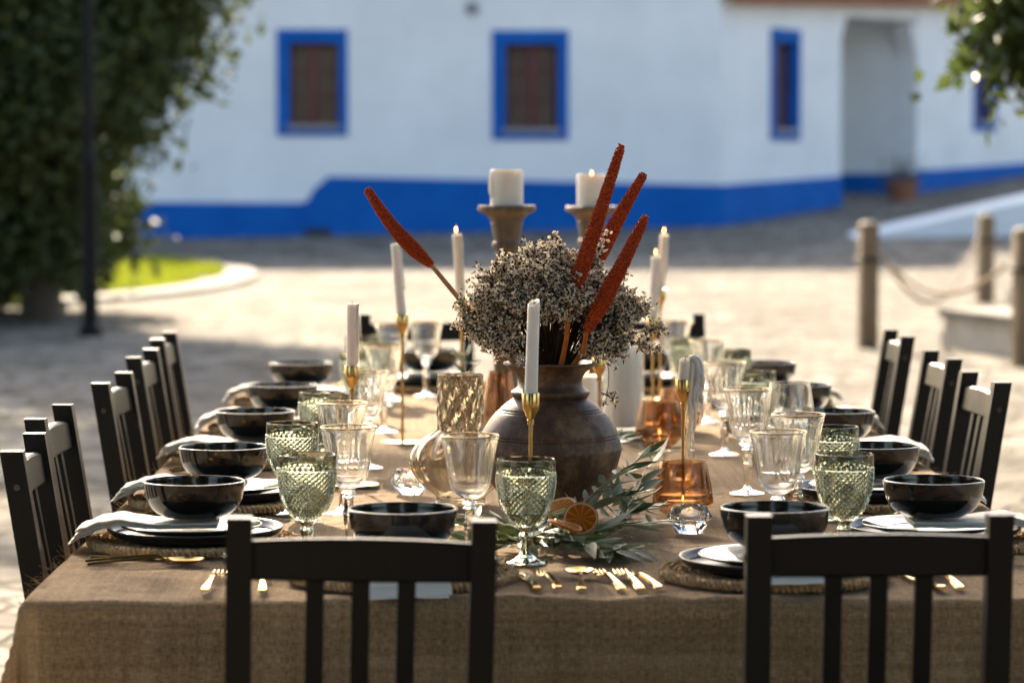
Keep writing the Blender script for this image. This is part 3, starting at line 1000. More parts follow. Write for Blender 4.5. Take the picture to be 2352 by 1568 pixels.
# ------------------------------------------------------------------ chairs
def chair_meshes():
    W, H, D = .400, .925, .40
    pw, pd = .038, .042
    rec = R(9)
    M = {}
    m = MB()
    # rear post: leg below the seat slightly raked, back part reclined
    def post_section(sx):
        pts = [(0.0, -.035), (.45, 0.0), (H, -(H - .45) * math.tan(rec))]
        V, F = [], []
        x0, x1 = sx * (W / 2 - pw / 2) - pw / 2, sx * (W / 2 - pw / 2) + pw / 2
        return pts, x0, x1
    for nm, sx in (('l', -1), ('r', 1)):
        pts, x0, x1 = post_section(sx)
        bm = bmesh.new()
        rows = []
        for (z, y) in pts:
            rows.append([bm.verts.new((x, y + dy, z)) for x, dy in ((x0, -pd / 2), (x1, -pd / 2), (x1, pd / 2), (x0, pd / 2))])
        for a, b in zip(rows[:-1], rows[1:]):
            for k in range(4):
                bm.faces.new((a[k], a[(k + 1) % 4], b[(k + 1) % 4], b[k]))
        bm.faces.new(rows[0][::-1])
        bm.faces.new(rows[-1])
        bmesh.ops.bevel(bm, geom=[e for e in bm.edges if len(e.link_faces) == 2 and e.calc_face_angle(0) > .5], offset=.0035, segments=2, affect='EDGES')
        me = bpy.data.meshes.new('back_post')
        bm.to_mesh(me)
        bm.free()
        me.materials.append(MATS['black_paint'])
        me.shade_smooth()
        me.set_sharp_from_angle(angle=R(35))
        M['post' + nm] = me
    yb = lambda z: -(z - .45) * math.tan(rec) if z > .45 else 0.0
    def curved_rail(z0, z1, th, bow, name):
        half = W / 2 - pw + .002
        n = 10
        V, F = [], []
        b = .004
        prof = [(-th / 2 + b, z0), (th / 2 - b, z0), (th / 2, z0 + b), (th / 2, z1 - b), (th / 2 - b, z1), (-th / 2 + b, z1), (-th / 2, z1 - b), (-th / 2, z0 + b)]
        for i in range(n + 1):
            x = -half + 2 * half * i / n
            off = -bow * (1 - (x / half) ** 2)
            for (dy, z) in prof:
                V.append((x, yb(z) + dy + off, z + (.006 * (1 - (x / half) ** 2) if z > (z0 + z1) / 2 else 0)))
        k = len(prof)
        for i in range(n):
            for q in range(k):
                F.append((i * k + q, (i + 1) * k + q, (i + 1) * k + (q + 1) % k, i * k + (q + 1) % k))
        F += [tuple(range(k)), tuple(n * k + q for q in range(k - 1, -1, -1))]
        return mk(name, V, F, 'black_paint', 35)
    M['rail'] = curved_rail(H - .095, H - .035, .022, .008, 'top_rail')
    M['low'] = curved_rail(.50, .535, .02, .0, 'lower_rail')
    for k, sx in enumerate((-.068, 0, .068)):
        V, F = [], []
        w, th = .027, .012
        m = MB()
        za, zb_ = .53, H - .09
        off = -.008 * (1 - (sx / .16) ** 2)
        for (z, o_) in ((za, 0), (zb_, off)):
            for x, dy in ((-w / 2, -th / 2), (w / 2, -th / 2), (w / 2, th / 2), (-w / 2, th / 2)):
                V.append((sx + x, yb(z) + dy + o_, z))
        F = [(0, 1, 5, 4), (1, 2, 6, 5), (2, 3, 7, 6), (3, 0, 4, 7), (3, 2, 1, 0), (4, 5, 6, 7)]
        M['slat%d' % k] = mk('slat', V, F, 'black_paint', 30)
    m = MB()
    m.box((-W / 2 + .004, -.005, .425), (W / 2 - .004, D - .01, .45), .006)
    M['seat'] = m.mesh('seat', 'black_paint')
    for nm, sx in (('l', -1), ('r', 1)):
        m = MB()
        c = sx * (W / 2 - pw / 2)
        m.box((c - pw / 2, D - .05, 0), (c + pw / 2, D - .05 + pw, .424), .004)
        M['front' + nm] = m.mesh('front_leg', 'black_paint')
        m = MB()
        m.box((c - .011, .022, .36), (c + .011, D - .051, .423), .003)
        M['side' + nm] = m.mesh('side_rail', 'black_paint')
        m = MB()
        m.box((c - .009, .022, .16), (c + .009, D - .051, .19), .003)
        M['str' + nm] = m.mesh('stretcher', 'black_paint')
        m = MB()
        zc = H - .065
        for zz in (zc,):
            m.lathe([(.001, .003), (.006, .003), (.007, .0), (.007, -.002)], 12,
                    M=Matrix.Translation((sx * (W / 2 + .0005), yb(zz), zz)) @ Matrix.Rotation(sx * R(90), 4, 'Y'))
        M['bolt' + nm] = m.mesh('bolt', 'bolt_steel')
    m = MB()
    m.box((-W / 2 + pw + .001, D - .045, .36), (W / 2 - pw - .001, D - .02, .423), .003)
    M['frail'] = m.mesh('front_rail', 'black_paint')
    return M
CH = chair_meshes()

def chair(label, x, y, rz, group, roll=0.0):
    """x, y: foot of the backrest on the ground plan; local +Y is where the sitter looks"""
    t = thing('dining_chair', label, 'chair', (x, y, 0), group=group, rot=(0, roll, rz))
    for s in 'lr':
        part('back_post', CH['post' + s], t)
        part('front_leg', CH['front' + s], t)
        part('side_rail', CH['side' + s], t)
        part('stretcher', CH['str' + s], t)
        part('bolt', CH['bolt' + s], t)
    part('top_rail', CH['rail'], t)
    part('lower_rail', CH['low'], t)
    for k in range(3):
        part('slat', CH['slat%d' % k], t)
    part('seat', CH['seat'], t)
    part('front_rail', CH['frail'], t)

TB = .075   # how far the top of the backrest leans behind its foot
chair('black slatted chair seen from behind at the near end, left of centre', -.190, 4.405 + TB, R(2.5), 'black wooden dining chairs', R(1.1))
chair('black slatted chair seen from behind at the near end, right of centre', .611, 4.45 + TB, R(-1), 'black wooden dining chairs', R(-.3))
for (x, y, rz, w) in ((-.855, 5.64, -88, 'nearest chair'), (-.905, 6.33, -91, 'second chair from the front'), (-.893, 7.33, -92, 'third chair from the front'),
                      (-.925, 8.28, -91, 'fourth chair from the front'), (-.955, 9.13, -90, 'farthest chair')):
    chair('black slatted ' + w + ' in the row along the left side', x + TB, y, R(rz), 'black wooden dining chairs')
for (x, y, rz, w) in ((1.255, 7.33, 93, 'nearest visible chair'), (1.285, 8.20, 91, 'middle chair'), (1.315, 9.25, 90, 'farthest chair')):
    chair('black slatted ' + w + ' along the right side, pulled out', x - TB, y, R(rz), 'black wooden dining chairs')
chair('black slatted chair at the far end, behind the leaning taper candle', -.207, 10.45 - TB, R(180), 'black wooden dining chairs')
chair('black slatted chair at the far end, right, half hidden by the bouquet', .600, 10.45 - TB, R(180), 'black wooden dining chairs')

# ------------------------------------------------------------------ tableware meshes
def braided_mat():
    """coiled jute mat: rings of two interleaved bumpy strands"""
    m = MB()
    for ri, (rad, th) in enumerate(((.190, .0105), (.169, .0090), (.151, .0080), (.135, .0070), (.120, .0070))):
        n = int(2 * PI * rad / .0036)
        nb = int(2 * PI * rad / .030)
        for s_ in range(3):
            pts, rr = [], []
            for k in range(n):
                q = 2 * PI * k / n
                ph = q * nb + s_ * 2 * PI / 3
                d = math.sin(ph) * th * .80
                z = th * .95 + math.sin(2 * ph) * th * .55
                r = rad + d
                pts.append((r * math.cos(q), r * math.sin(q), z))
                rr.append(th * .44 * (1 + .12 * math.sin(ph * 5 + ri)))
            pts.append(pts[0])
            rr.append(rr[0])
            m.tube(pts, rr, 5, cap=False)
    me = m.mesh('coil', 'jute', 60)
    c = MB()
    c.lathe([(.001, .002), (.118, .002), (.118, .009), (.001, .009)], 40)
    return me, c.mesh('centre', 'jute')
ME_MAT, ME_MATC = braided_mat()

ME_CHARGER = lathe('body', smooth_prof([(.001, .004), (.10, .004), (.118, .002), (.122, .006), (.150, .012), (.163, .022), (.166, .0275), (.1635, .0285), (.160, .026), (.152, .0165), (.135, .0115), (.001, .0105)], 4), 'black_matte_glaze', 72, 60)
ME_PLATE = lathe('body', smooth_prof([(.001, .003), (.07, .003), (.078, .0), (.084, .004), (.112, .0115), (.130, .0165), (.1335, .0195), (.131, .0215), (.112, .016), (.090, .0105), (.078, .0085), (.001, .008)], 4), 'green_glaze', 72, 60)
ME_BOWL = lathe('body', smooth_prof([(.001, .004), (.052, .004), (.056, .0), (.062, .002), (.077, .012), (.0885, .029), (.0935, .047), (.0955, .0625), (.0953, .0655), (.0935, .0670), (.0915, .0650), (.0895, .048), (.084, .031), (.072, .016), (.052, .0095), (.001, .009)], 5), 'black_glaze', 72, 60)

def napkin_mesh(seed, L0=.045, L1=-.235, w=.135, ztip=.012, droop=0.0):
    """folded linen strip: local y from L0 (under the bowl) to L1 (towards the diner), z follows the plates"""
    rng = random.Random(seed)
    m = MB()
    def base_z(y):
        pts = [(.12, .049), (.06, .047), (-.06, .047), (-.11, .051), (-.135, .0535), (-.17, .046), (-.205, .032), (-.235, ztip + .004), (-.30, ztip - droop)]
        for (a, za), (b, zb) in zip(pts[:-1], pts[1:]):
            if b <= y <= a:
                t = (a - y) / (a - b)
                t = t * t * (3 - 2 * t)
                return za + (zb - za) * t
        return pts[0][1] if y > pts[0][0] else pts[-1][1]
    nl = 5
    for layer in range(nl):
        n, k = 26, 10
        sx = rng.uniform(-.006, .006)
        sy = rng.uniform(-.004, .008) + (.004 * layer if layer else 0)
        ww = w * rng.uniform(.90, 1.0)
        th = .0019
        V = []
        for side in (0, 1):
            for i in range(n + 1):
                y = (L1 + sy) + (L0 - L1 - sy) * i / n
                for j in range(k + 1):
                    x = -ww / 2 + ww * j / k + sx
                    z = base_z(y) + layer * (.0019 + .0022 * min(1, max(0, (-.09 - y) / .12))) + side * th
                    z += .0035 * fbm(x * 11 + seed, y * 8 + seed, 1.0, 3) + .0012 * fbm(x * 30, y * 26 + seed, layer, 2)
                    edge = abs(2 * j / k - 1)
                    z -= (.004 * edge ** 4) * (nl - layer) / nl * .3
                    out = Vector((x + .004 * fbm(y * 14 + seed, layer * .7), y, z))
                    V.append(out)
        a = (n + 1) * (k + 1)
        F = []
        for i in range(n):
            for j in range(k):
                p = i * (k + 1) + j
                F.append((p, p + k + 1, p + k + 2, p + 1))
                F.append((a + p, a + p + 1, a + p + k + 2, a + p + k + 1))
        for i in range(n):
            for p, q in ((i * (k + 1), (i + 1) * (k + 1)), ((i + 1) * (k + 1) + k, i * (k + 1) + k)):
                F.append((p, q, a + q, a + p))
        for j in range(k):
            F.append((j + 1, j, a + j, a + j + 1))
            b = n * (k + 1)
            F.append((b + j, b + j + 1, a + b + j + 1, a + b + j))
        m.add(V, F)
    return m.mesh('folded_napkin', 'linen', 60)
NAPS = [napkin_mesh(s) for s in (3, 8, 14, 21)]
NAPF = [napkin_mesh(31, w=.15, L1=-.235, ztip=.004, droop=.0), napkin_mesh(37, w=.15, L1=-.215, ztip=.010)]

def fork_mesh(L=.205, tines=4, wid=.029):
    m = MB()
    # handle: flattened taper
    def strip(pts, name=None):
        # pts: (y, z, half width, thickness)
        V, F = [], []
        for (y, z, hw, th) in pts:
            V += [(-hw, y, z), (hw, y, z), (hw * .7, y, z + th), (-hw * .7, y, z + th)]
        n = len(pts)
        for i in range(n - 1):
            for k in range(4):
                a, b = i * 4 + k, i * 4 + (k + 1) % 4
                F.append((a, a + 4, b + 4, b))
        F += [(0, 1, 2, 3), (4 * n - 1, 4 * n - 2, 4 * n - 3, 4 * n - 4)]
        m.add(V, F)
    strip(smooth_prof([(-L / 2, .0015, .0075, .0035), (-L / 2 + .012, .003, .0085, .004), (-.03, .008, .005, .004), (.02, .011, .0035, .004), (.035, .009, .004, .003)], 4))
    strip([(.033, .009, .004, .003), (.043, .0065, wid / 2, .0025), (.052, .0045, wid / 2, .0025)])
    for k in range(tines):
        x = -wid / 2 + wid * (k + .5) / tines
        m.tube([(x, .050, .0055), (x, .075, .004), (x, L / 2, .009)], [.0024, .0022, .0012], 6)
    return m.mesh('fork', 'gold', 40), strip

def spoon_knife():
    m = MB()
    def strip(m, pts):
        V, F = [], []
        for (y, z, hw, th) in pts:
            V += [(-hw, y, z), (hw, y, z), (hw * .7, y, z + th), (-hw * .7, y, z + th)]
        n = len(pts)
        for i in range(n - 1):
            for k in range(4):
                a, b = i * 4 + k, i * 4 + (k + 1) % 4
                F.append((a, a + 4, b + 4, b))
        F += [(0, 1, 2, 3), (4 * n - 1, 4 * n - 2, 4 * n - 3, 4 * n - 4)]
        m.add(V, F)
    hp = [(-.098, .0015, .0075, .0035), (-.085, .003, .0085, .004), (-.03, .008, .005, .004), (.025, .012, .0032, .004), (.042, .008, .004, .003)]
    strip(m, smooth_prof(hp, 4))
    # bowl of the spoon
    V, F = [], []
    nr, ns = 6, 20
    for side in (0, 1):
        for i in range(nr + 1):
            for k in range(ns):
                q = 2 * PI * k / ns
                f = i / nr
                x = .0260 * f * math.cos(q) * (1 - .12 * math.sin(q))
                y = .076 + .036 * f * math.sin(q)
                z = .002 + .0085 * f ** 2 + .0015 * side
                V.append((x, y, z))
    a = (nr + 1) * ns
    for i in range(nr):
        for k in range(ns):
            k2 = (k + 1) % ns
            p = (i * ns + k, i * ns + k2, (i + 1) * ns + k2, (i + 1) * ns + k)
            F.append(p[::-1])
            F.append(tuple(a + j for j in p))
    for k in range(ns):
        k2 = (k + 1) % ns
        F.append((nr * ns + k, nr * ns + k2, a + nr * ns + k2, a + nr * ns + k))
    m.add(V, F)
    spoon = m.mesh('spoon', 'gold', 50)
    m = MB()
    strip(m, smooth_prof([(-.105, .0015, .0085, .006), (-.09, .0015, .0095, .007), (-.01, .0015, .0065, .0065), (.0, .003, .005, .004)], 4))
    strip(m, [(.0, .003, .006, .003), (.02, .002, .0095, .0018), (.085, .002, .010, .0014), (.102, .002, .006, .0012), (.108, .002, .001, .001)])
    return spoon, m.mesh('knife', 'gold', 40)
ME_FORK = fork_mesh()[0]
ME_SFORK = fork_mesh(.165, 3, .019)[0]
ME_SPOON, ME_KNIFE = spoon_knife()

# green pressed goblet: diamond-cut bowl
def goblet():
    H = .190
    outer = smooth_prof([(.0135, .062), (.022, .069), (.037, .087), (.047, .110), (.0525, .138), (.0535, .160), (.0535, .163)], 9)
    n_d = 28
    zs0, zs1 = .068, .1615
    rows = 2 * 9
    def rad(z):
        for (r0, z0), (r1, z1) in zip(outer[:-1], outer[1:]):
            if z0 <= z <= z1:
                return r0 + (r1 - r0) * (z - z0) / max(1e-9, z1 - z0)
        return outer[-1][0]
    seg = n_d * 4
    V, F = [], []
    zlist = [zs0 + (zs1 - zs0) * (i / (rows * 2)) ** 0.92 for i in range(rows * 2 + 1)]
    for i, z in enumerate(zlist):
        s = i / 4.0
        amp = .0034 * min(1, (rad(z) / .04))
        for k in range(seg):
            ph = k / 4.0
            a, b = ph + s, ph - s
            ta = 1 - abs(2 * (a % 1) - 1)
            tb = 1 - abs(2 * (b % 1) - 1)
            hgt = min(ta, tb)
            r = rad(z) - .0012 + amp * hgt
            q = 2 * PI * k / seg
            V.append((r * math.cos(q), r * math.sin(q), z))
    for i in range(len(zlist) - 1):
        for k in range(seg):
            k2 = (k + 1) % seg
            p = (i * seg + k, i * seg + k2, (i + 1) * seg + k2, (i + 1) * seg + k)
            # diagonals follow the cut lines
            if (i + k) % 2:
                F += [(p[0], p[1], p[3]), (p[1], p[2], p[3])]
            else:
                F += [(p[0], p[1], p[2]), (p[0], p[2], p[3])]
    bowl = MB()
    bowl.add(V, F)
    rt = rad(zs1) - .0012
    # smooth band, lip and inner wall
    bowl.lathe([(rt, zs1), (.0548, .1625), (.0550, .1650), (.0538, .167)] + [(.0538, .167), (.0535, .186), (.0528, .1895), (.0515, .1900), (.0505, .1885), (.0500, .180), (.0490, .150), (.0455, .118), (.036, .093), (.022, .078), (.001, .0735)], 72)
    me = bowl.mesh('bowl', 'green_glass', 14)
    low = MB()
    low.lathe(smooth_prof([(rad(zs0) - .0012, zs0), (.014, .0635), (.0105, .058), (.0135, .050), (.0105, .043), (.0085, .034), (.0095, .023), (.015, .0135), (.026, .008), (.036, .0055)], 5), 48, fn=lambda r, z, q, i: (r * (1 + .05 * math.cos(8 * q)) if z < .045 and r < .02 else r, z))
    stem = low.mesh('stem', 'green_glass_deep', 50)
    ft = MB()
    ft.lathe([(.036, .0055), (.0385, .0045), (.0395, .002), (.038, .0), (.030, .0005), (.001, .003)], 48)
    foot = ft.mesh('foot', 'green_glass_deep', 50)
    return me, stem, foot
GOB = goblet()

def wineglass():
    fl = 12
    outer = smooth_prof([(.011, .114), (.020, .118), (.0305, .128), (.0375, .146), (.0412, .168), (.0452, .196), (.0530, .2285)], 7)
    inner = [(r - .0014, z) for r, z in outer]
    inner = smooth_prof([(.0516, .2285), (.0438, .196), (.0397, .168), (.0358, .148), (.0275, .131), (.013, .1225), (.001, .121)], 7)
    m = MB()
    def flute(r, z, q, i):
        a = max(0, min(1, (z - .122) / .03)) * max(0, min(1, (.226 - z) / .03))
        return (r * (1 + .030 * a * abs(math.cos(fl * q / 2)) - .015 * a), z)
    m.lathe(outer, 96, fn=flute)
    m.lathe([outer[-1], (.0526, .2296), (.0520, .2296), (.0516, .2285)], 96)
    m.lathe(inner, 96, fn=lambda r, z, q, i: (r * (1 - .022 * max(0, min(1, (z - .12) / .03)) * max(0, min(1, (.224 - z) / .03)) * abs(math.sin(fl * q / 2))), z))
    bowl = m.mesh('bowl', 'clear_glass', 80)
    g = MB()
    g.lathe([(.0524 + .0011 * math.cos(a), .2290 + .0013 * math.sin(a)) for a in [2 * PI * k / 8 for k in range(9)]], 72)
    rim = g.mesh('gold_rim', 'gold', 80)
    s = MB()
    def facet(r, z, q, i):
        if .014 < z < .094:
            w = min(1, (z - .014) / .01, (.094 - z) / .006)
            k = math.cos(PI / 6) / math.cos((q % (PI / 3)) - PI / 6)
            return (r * ((1 - w) + w * k), z)
        return (r, z)
    s.lathe(smooth_prof([(.011, .114), (.0098, .1105), (.013, .1065), (.0135, .104), (.0098, .1005), (.0125, .0975), (.0090, .0945), (.0088, .084), (.0108, .062), (.0085, .038), (.0072, .022), (.0090, .014), (.014, .009), (.024, .006)], 4), 48, fn=facet)
    stem = s.mesh('stem', 'clear_glass', 30)
    f = MB()
    f.lathe([(.024, .006), (.036, .0035), (.0385, .002), (.038, .0006), (.030, .0003), (.001, .002)], 56)
    return bowl, rim, stem, f.mesh('foot', 'clear_glass', 50)
WIN = wineglass()

def tulip():
    m = MB()
    out = smooth_prof([(.004, .090), (.020, .097), (.042, .118), (.053, .150), (.0535, .180), (.0475, .225), (.0455, .240)], 7)
    inn = smooth_prof([(.0446, .240), (.0466, .225), (.0524, .180), (.0518, .150), (.0405, .120), (.018, .100), (.001, .096)], 7)
    m.lathe(out + [(.0452, .2408), (.0448, .2408)] + inn, 72)
    b = m.mesh('bowl', 'clear_glass', 80)
    s = MB()
    s.lathe(smooth_prof([(.004, .090), (.0036, .06), (.0036, .02), (.006, .008), (.02, .004)], 5), 24)
    f = MB()
    f.lathe([(.02, .004), (.038, .002), (.039, .001), (.038, .0), (.001, .001)], 48)
    return b, s.mesh('stem', 'clear_glass', 60), f.mesh('foot', 'clear_glass', 60)
TUL = tulip()

# ------------------------------------------------------------------ place settings
ORD = ['nearest', 'second', 'third', 'fourth', 'farthest']
SETS = []
for k, (x, y) in enumerate(((-.531, 5.61), (-.532, 6.29), (-.533, 7.20), (-.522, 8.05), (-.525, 8.94))):
    SETS.append((x, y, -90, ORD[k] + ' place on the left side'))
for k, (x, y) in enumerate(((.865, 5.61), (.845, 6.30), (.868, 7.18), (.866, 8.04), (.867, 8.94))):
    SETS.append((x, y, 90, ORD[k] + ' place on the right side'))
SETS += [(-.127, 5.155, 0, 'left place at the near end'), (.520, 5.165, 0, 'right place at the near end'),
         (-.148, 9.55, 180, 'left place at the far end'), (.530, 9.55, 180, 'right place at the far end')]
Z0 = TZ + .002
rs = random.Random(12)
for i, (x, y, a, ph) in enumerate(SETS):
    rz = R(a + rs.uniform(-3, 3))
    t = thing('placemat', 'round braided jute placemat at the ' + ph, 'placemat', (x, y, Z0), R(rs.uniform(0, 360)), 'braided placemats')
    part('coil', ME_MAT, t)
    part('centre', ME_MATC, t)
    thing('charger_plate', 'black matte charger plate at the ' + ph, 'plate', (x + rs.uniform(-.004, .004), y + rs.uniform(-.004, .004), Z0 + .011), rz, 'black charger plates', ME_CHARGER)
    thing('salad_plate', 'dark green glazed plate on the black charger at the ' + ph, 'plate', (x + rs.uniform(-.006, .006), y + rs.uniform(-.006, .006), Z0 + .0225), rz, 'dark green salad plates', ME_PLATE)
    nm = NAPF[i - 10] if i in (10, 11) else NAPS[i % 4]
    nx = rs.uniform(-.012, .012)
    o = thing('napkin', 'folded white linen napkin hanging off the plate at the ' + ph, 'napkin', (x, y, Z0 - .006), rz + R(rs.uniform(-4, 4)), 'white linen napkins', nm)
    thing('bowl', 'black glazed bowl on the napkin at the ' + ph, 'bowl', (x, y, Z0 + .049 + .009), rz, 'black glazed bowls', ME_BOWL)
    # cutlery
    c, s = math.cos(rz), math.sin(rz)
    def cut(nm, me, lx, ly, tilt, lab):
        thing(nm, lab + ' at the ' + ph, nm.split('_')[-1], (x + c * lx - s * ly, y + s * lx + c * ly, Z0 + .003), rz + R(tilt), 'gold cutlery', me)
    if i == 10:
        cut('fork', ME_FORK, -.325, -.06, -4, 'gold fork farthest left of the plate')
        cut('fork', ME_FORK, -.240, -.07, 3, 'gold fork next to the mat')
        cut('knife', ME_KNIFE, .218, -.065, 4, 'gold knife right of the mat')
        cut('small_fork', ME_SFORK, .252, -.065, 8, 'small gold fork between knife and spoon')
        cut('spoon', ME_SPOON, .305, -.065, -2, 'gold spoon with round bowl')
    elif i == 11:
        cut('fork', ME_FORK, -.290, -.072, 10, 'leftmost of the three gold forks')
        cut('fork', ME_FORK, -.255, -.070, 8, 'middle of the three gold forks')
        cut('fork', ME_SFORK, -.232, -.075, 16, 'gold fork nearest the mat of the three')
        cut('knife', ME_KNIFE, .245, -.07, 12, 'gold knife right of the mat')
        cut('spoon', ME_SPOON, .290, -.065, 6, 'gold spoon right of the knife')
    else:
        cut('fork', ME_FORK, -.245, -.07, rs.uniform(-3, 3), 'gold fork left of the mat')
        cut('knife', ME_KNIFE, .222, -.065, rs.uniform(-2, 2), 'gold knife right of the mat')
        cut('fork', ME_FORK, .250, -.07, rs.uniform(-2, 2), 'gold fork beside the knife')
        cut('spoon', ME_SPOON, .288, -.065, rs.uniform(-2, 3), 'gold spoon beside the fork')

def put_goblet(x, y, lab, rz=0):
    t = thing('goblet', lab, 'goblet', (x, y, Z0), R(rz), 'green pressed glass goblets')
    for n, me in zip(('bowl', 'stem', 'foot'), GOB):
        part(n, me, t)
for k, (x, y, lab) in enumerate((
        (.090, 5.36, 'green diamond-cut goblet in front of the clay pot'),
        (-.310, 5.45, 'green diamond-cut goblet nearest the camera on the left side'),
        (-.378, 6.12, 'second green diamond-cut goblet on the left, behind the nearest one'),
        (-.360, 6.95, 'third green diamond-cut goblet on the left side'),
        (-.330, 8.40, 'fourth green diamond-cut goblet on the left side'),
        (-.350, 9.20, 'farthest green diamond-cut goblet on the left, behind the taper candle'),
        (-.285, 8.85, 'green diamond-cut goblet by the far left clear glasses'),
        (.676, 5.45, 'green diamond-cut goblet nearest the camera on the right side'),
        (.722, 6.02, 'second green diamond-cut goblet on the right, behind the nearest one'),
        (.715, 7.63, 'third green diamond-cut goblet on the right side'),
        (.734, 8.52, 'fourth green diamond-cut goblet on the right side'),
        (.645, 9.10, 'farthest green diamond-cut goblet on the right side'))):
    put_goblet(x, y, lab, k * 13)

def put_wine(x, y, lab, rz=0):
    t = thing('wine_glass', lab, 'wine glass', (x, y, Z0), R(rz), 'gold rimmed wine glasses')
    for n, me in zip(('bowl', 'gold_rim', 'stem', 'foot'), WIN):
        part(n, me, t)
for k, (x, y, lab) in enumerate((
        (-.011, 5.39, 'gold rimmed clear wine glass in front of the smoky vase'),
        (-.238, 5.57, 'gold rimmed clear wine glass nearest the camera on the left'),
        (-.276, 6.13, 'gold rimmed clear wine glass second on the left, behind the nearest one'),
        (-.259, 7.05, 'gold rimmed clear wine glass beside the short left taper candle'),
        (-.248, 8.00, 'gold rimmed clear wine glass fourth on the left'),
        (-.155, 9.25, 'tall looking clear wine glass at the left place of the far end'),
        (-.255, 9.08, 'clear wine glass farthest back on the left side'),
        (.555, 5.46, 'gold rimmed clear wine glass nearest the camera on the right'),
        (.633, 5.84, 'gold rimmed clear wine glass just behind the nearest right one'),
        (.593, 6.49, 'gold rimmed clear wine glass third on the right'),
        (.615, 7.36, 'gold rimmed clear wine glass fourth on the right, by the dripping candle'),
        (.645, 8.28, 'gold rimmed clear wine glass fifth on the right'),
        (.620, 9.30, 'clear wine glass at the right place of the far end'))):
    put_wine(x, y, lab, k * 17)
t = thing('tulip_glass', 'plain clear tulip wine glass without gold rim on the right', 'wine glass', (.690, 6.54, Z0))
for n, me in zip(('bowl', 'stem', 'foot'), TUL):
    part(n, me, t)

# ------------------------------------------------------------------ clay pot
def clay_pot():
    H = .317
    prof = smooth_prof([(.001, .004), (.060, .002), (.066, .0), (.074, .012), (.104, .048), (.130, .090), (.1440, .134), (.1440, .150), (.137, .178), (.118, .208), (.094, .232), (.074, .246)], 8)
    # incised double lines
    def groove(r, z):
        for zc in (.1655, .171, .2185, .2225):
            r -= .0022 * math.exp(-((z - zc) / .0011) ** 2)
        return r
    dense = []
    for (r0, z0), (r1, z1) in zip(prof[:-1], prof[1:]):
        k = max(1, int(abs(z1 - z0) / .0009))
        for j in range(k):
            t = j / k
            dense.append((r0 + (r1 - r0) * t, z0 + (z1 - z0) * t))
    dense.append(prof[-1])
    fn = lambda r, z, q, i: (groove(r, z) * (1 + .006 * fbm(math.cos(q) * 2.2, math.sin(q) * 2.2, z * 9, 3)), z)
    body = lathe('body', dense, 'old_clay', 96, 60, fn)
    neck = smooth_prof([(.074, .246), (.0765, .2485), (.080, .2535), (.0795, .259), (.0735, .263), (.066, .270), (.064, .280), (.070, .294), (.085, .308), (.0945, .3135), (.0955, .3165), (.0935, .319), (.085, .3155), (.072, .305), (.058, .290), (.055, .275), (.055, .250), (.09, .21), (.10, .12), (.06, .02), (.001, .015)], 5)
    nk = lathe('neck', neck, 'old_clay', 72, 60, lambda r, z, q, i: (r * (1 + .007 * fbm(math.cos(q) * 2, math.sin(q) * 2, z * 12 + 5, 3)), z + .0015 * fbm(math.cos(q) * 2, math.sin(q) * 2, 3.3) * (1 if z > .3 else 0)))
    t = thing('clay_pot', 'dark brown weathered clay pot holding the dried flowers', 'pot', (.151, 6.05, Z0), R(40))
    part('body', body, t)
    part('neck', nk, t)
clay_pot()
POT = Vector((.151, 6.05, Z0 + .30))

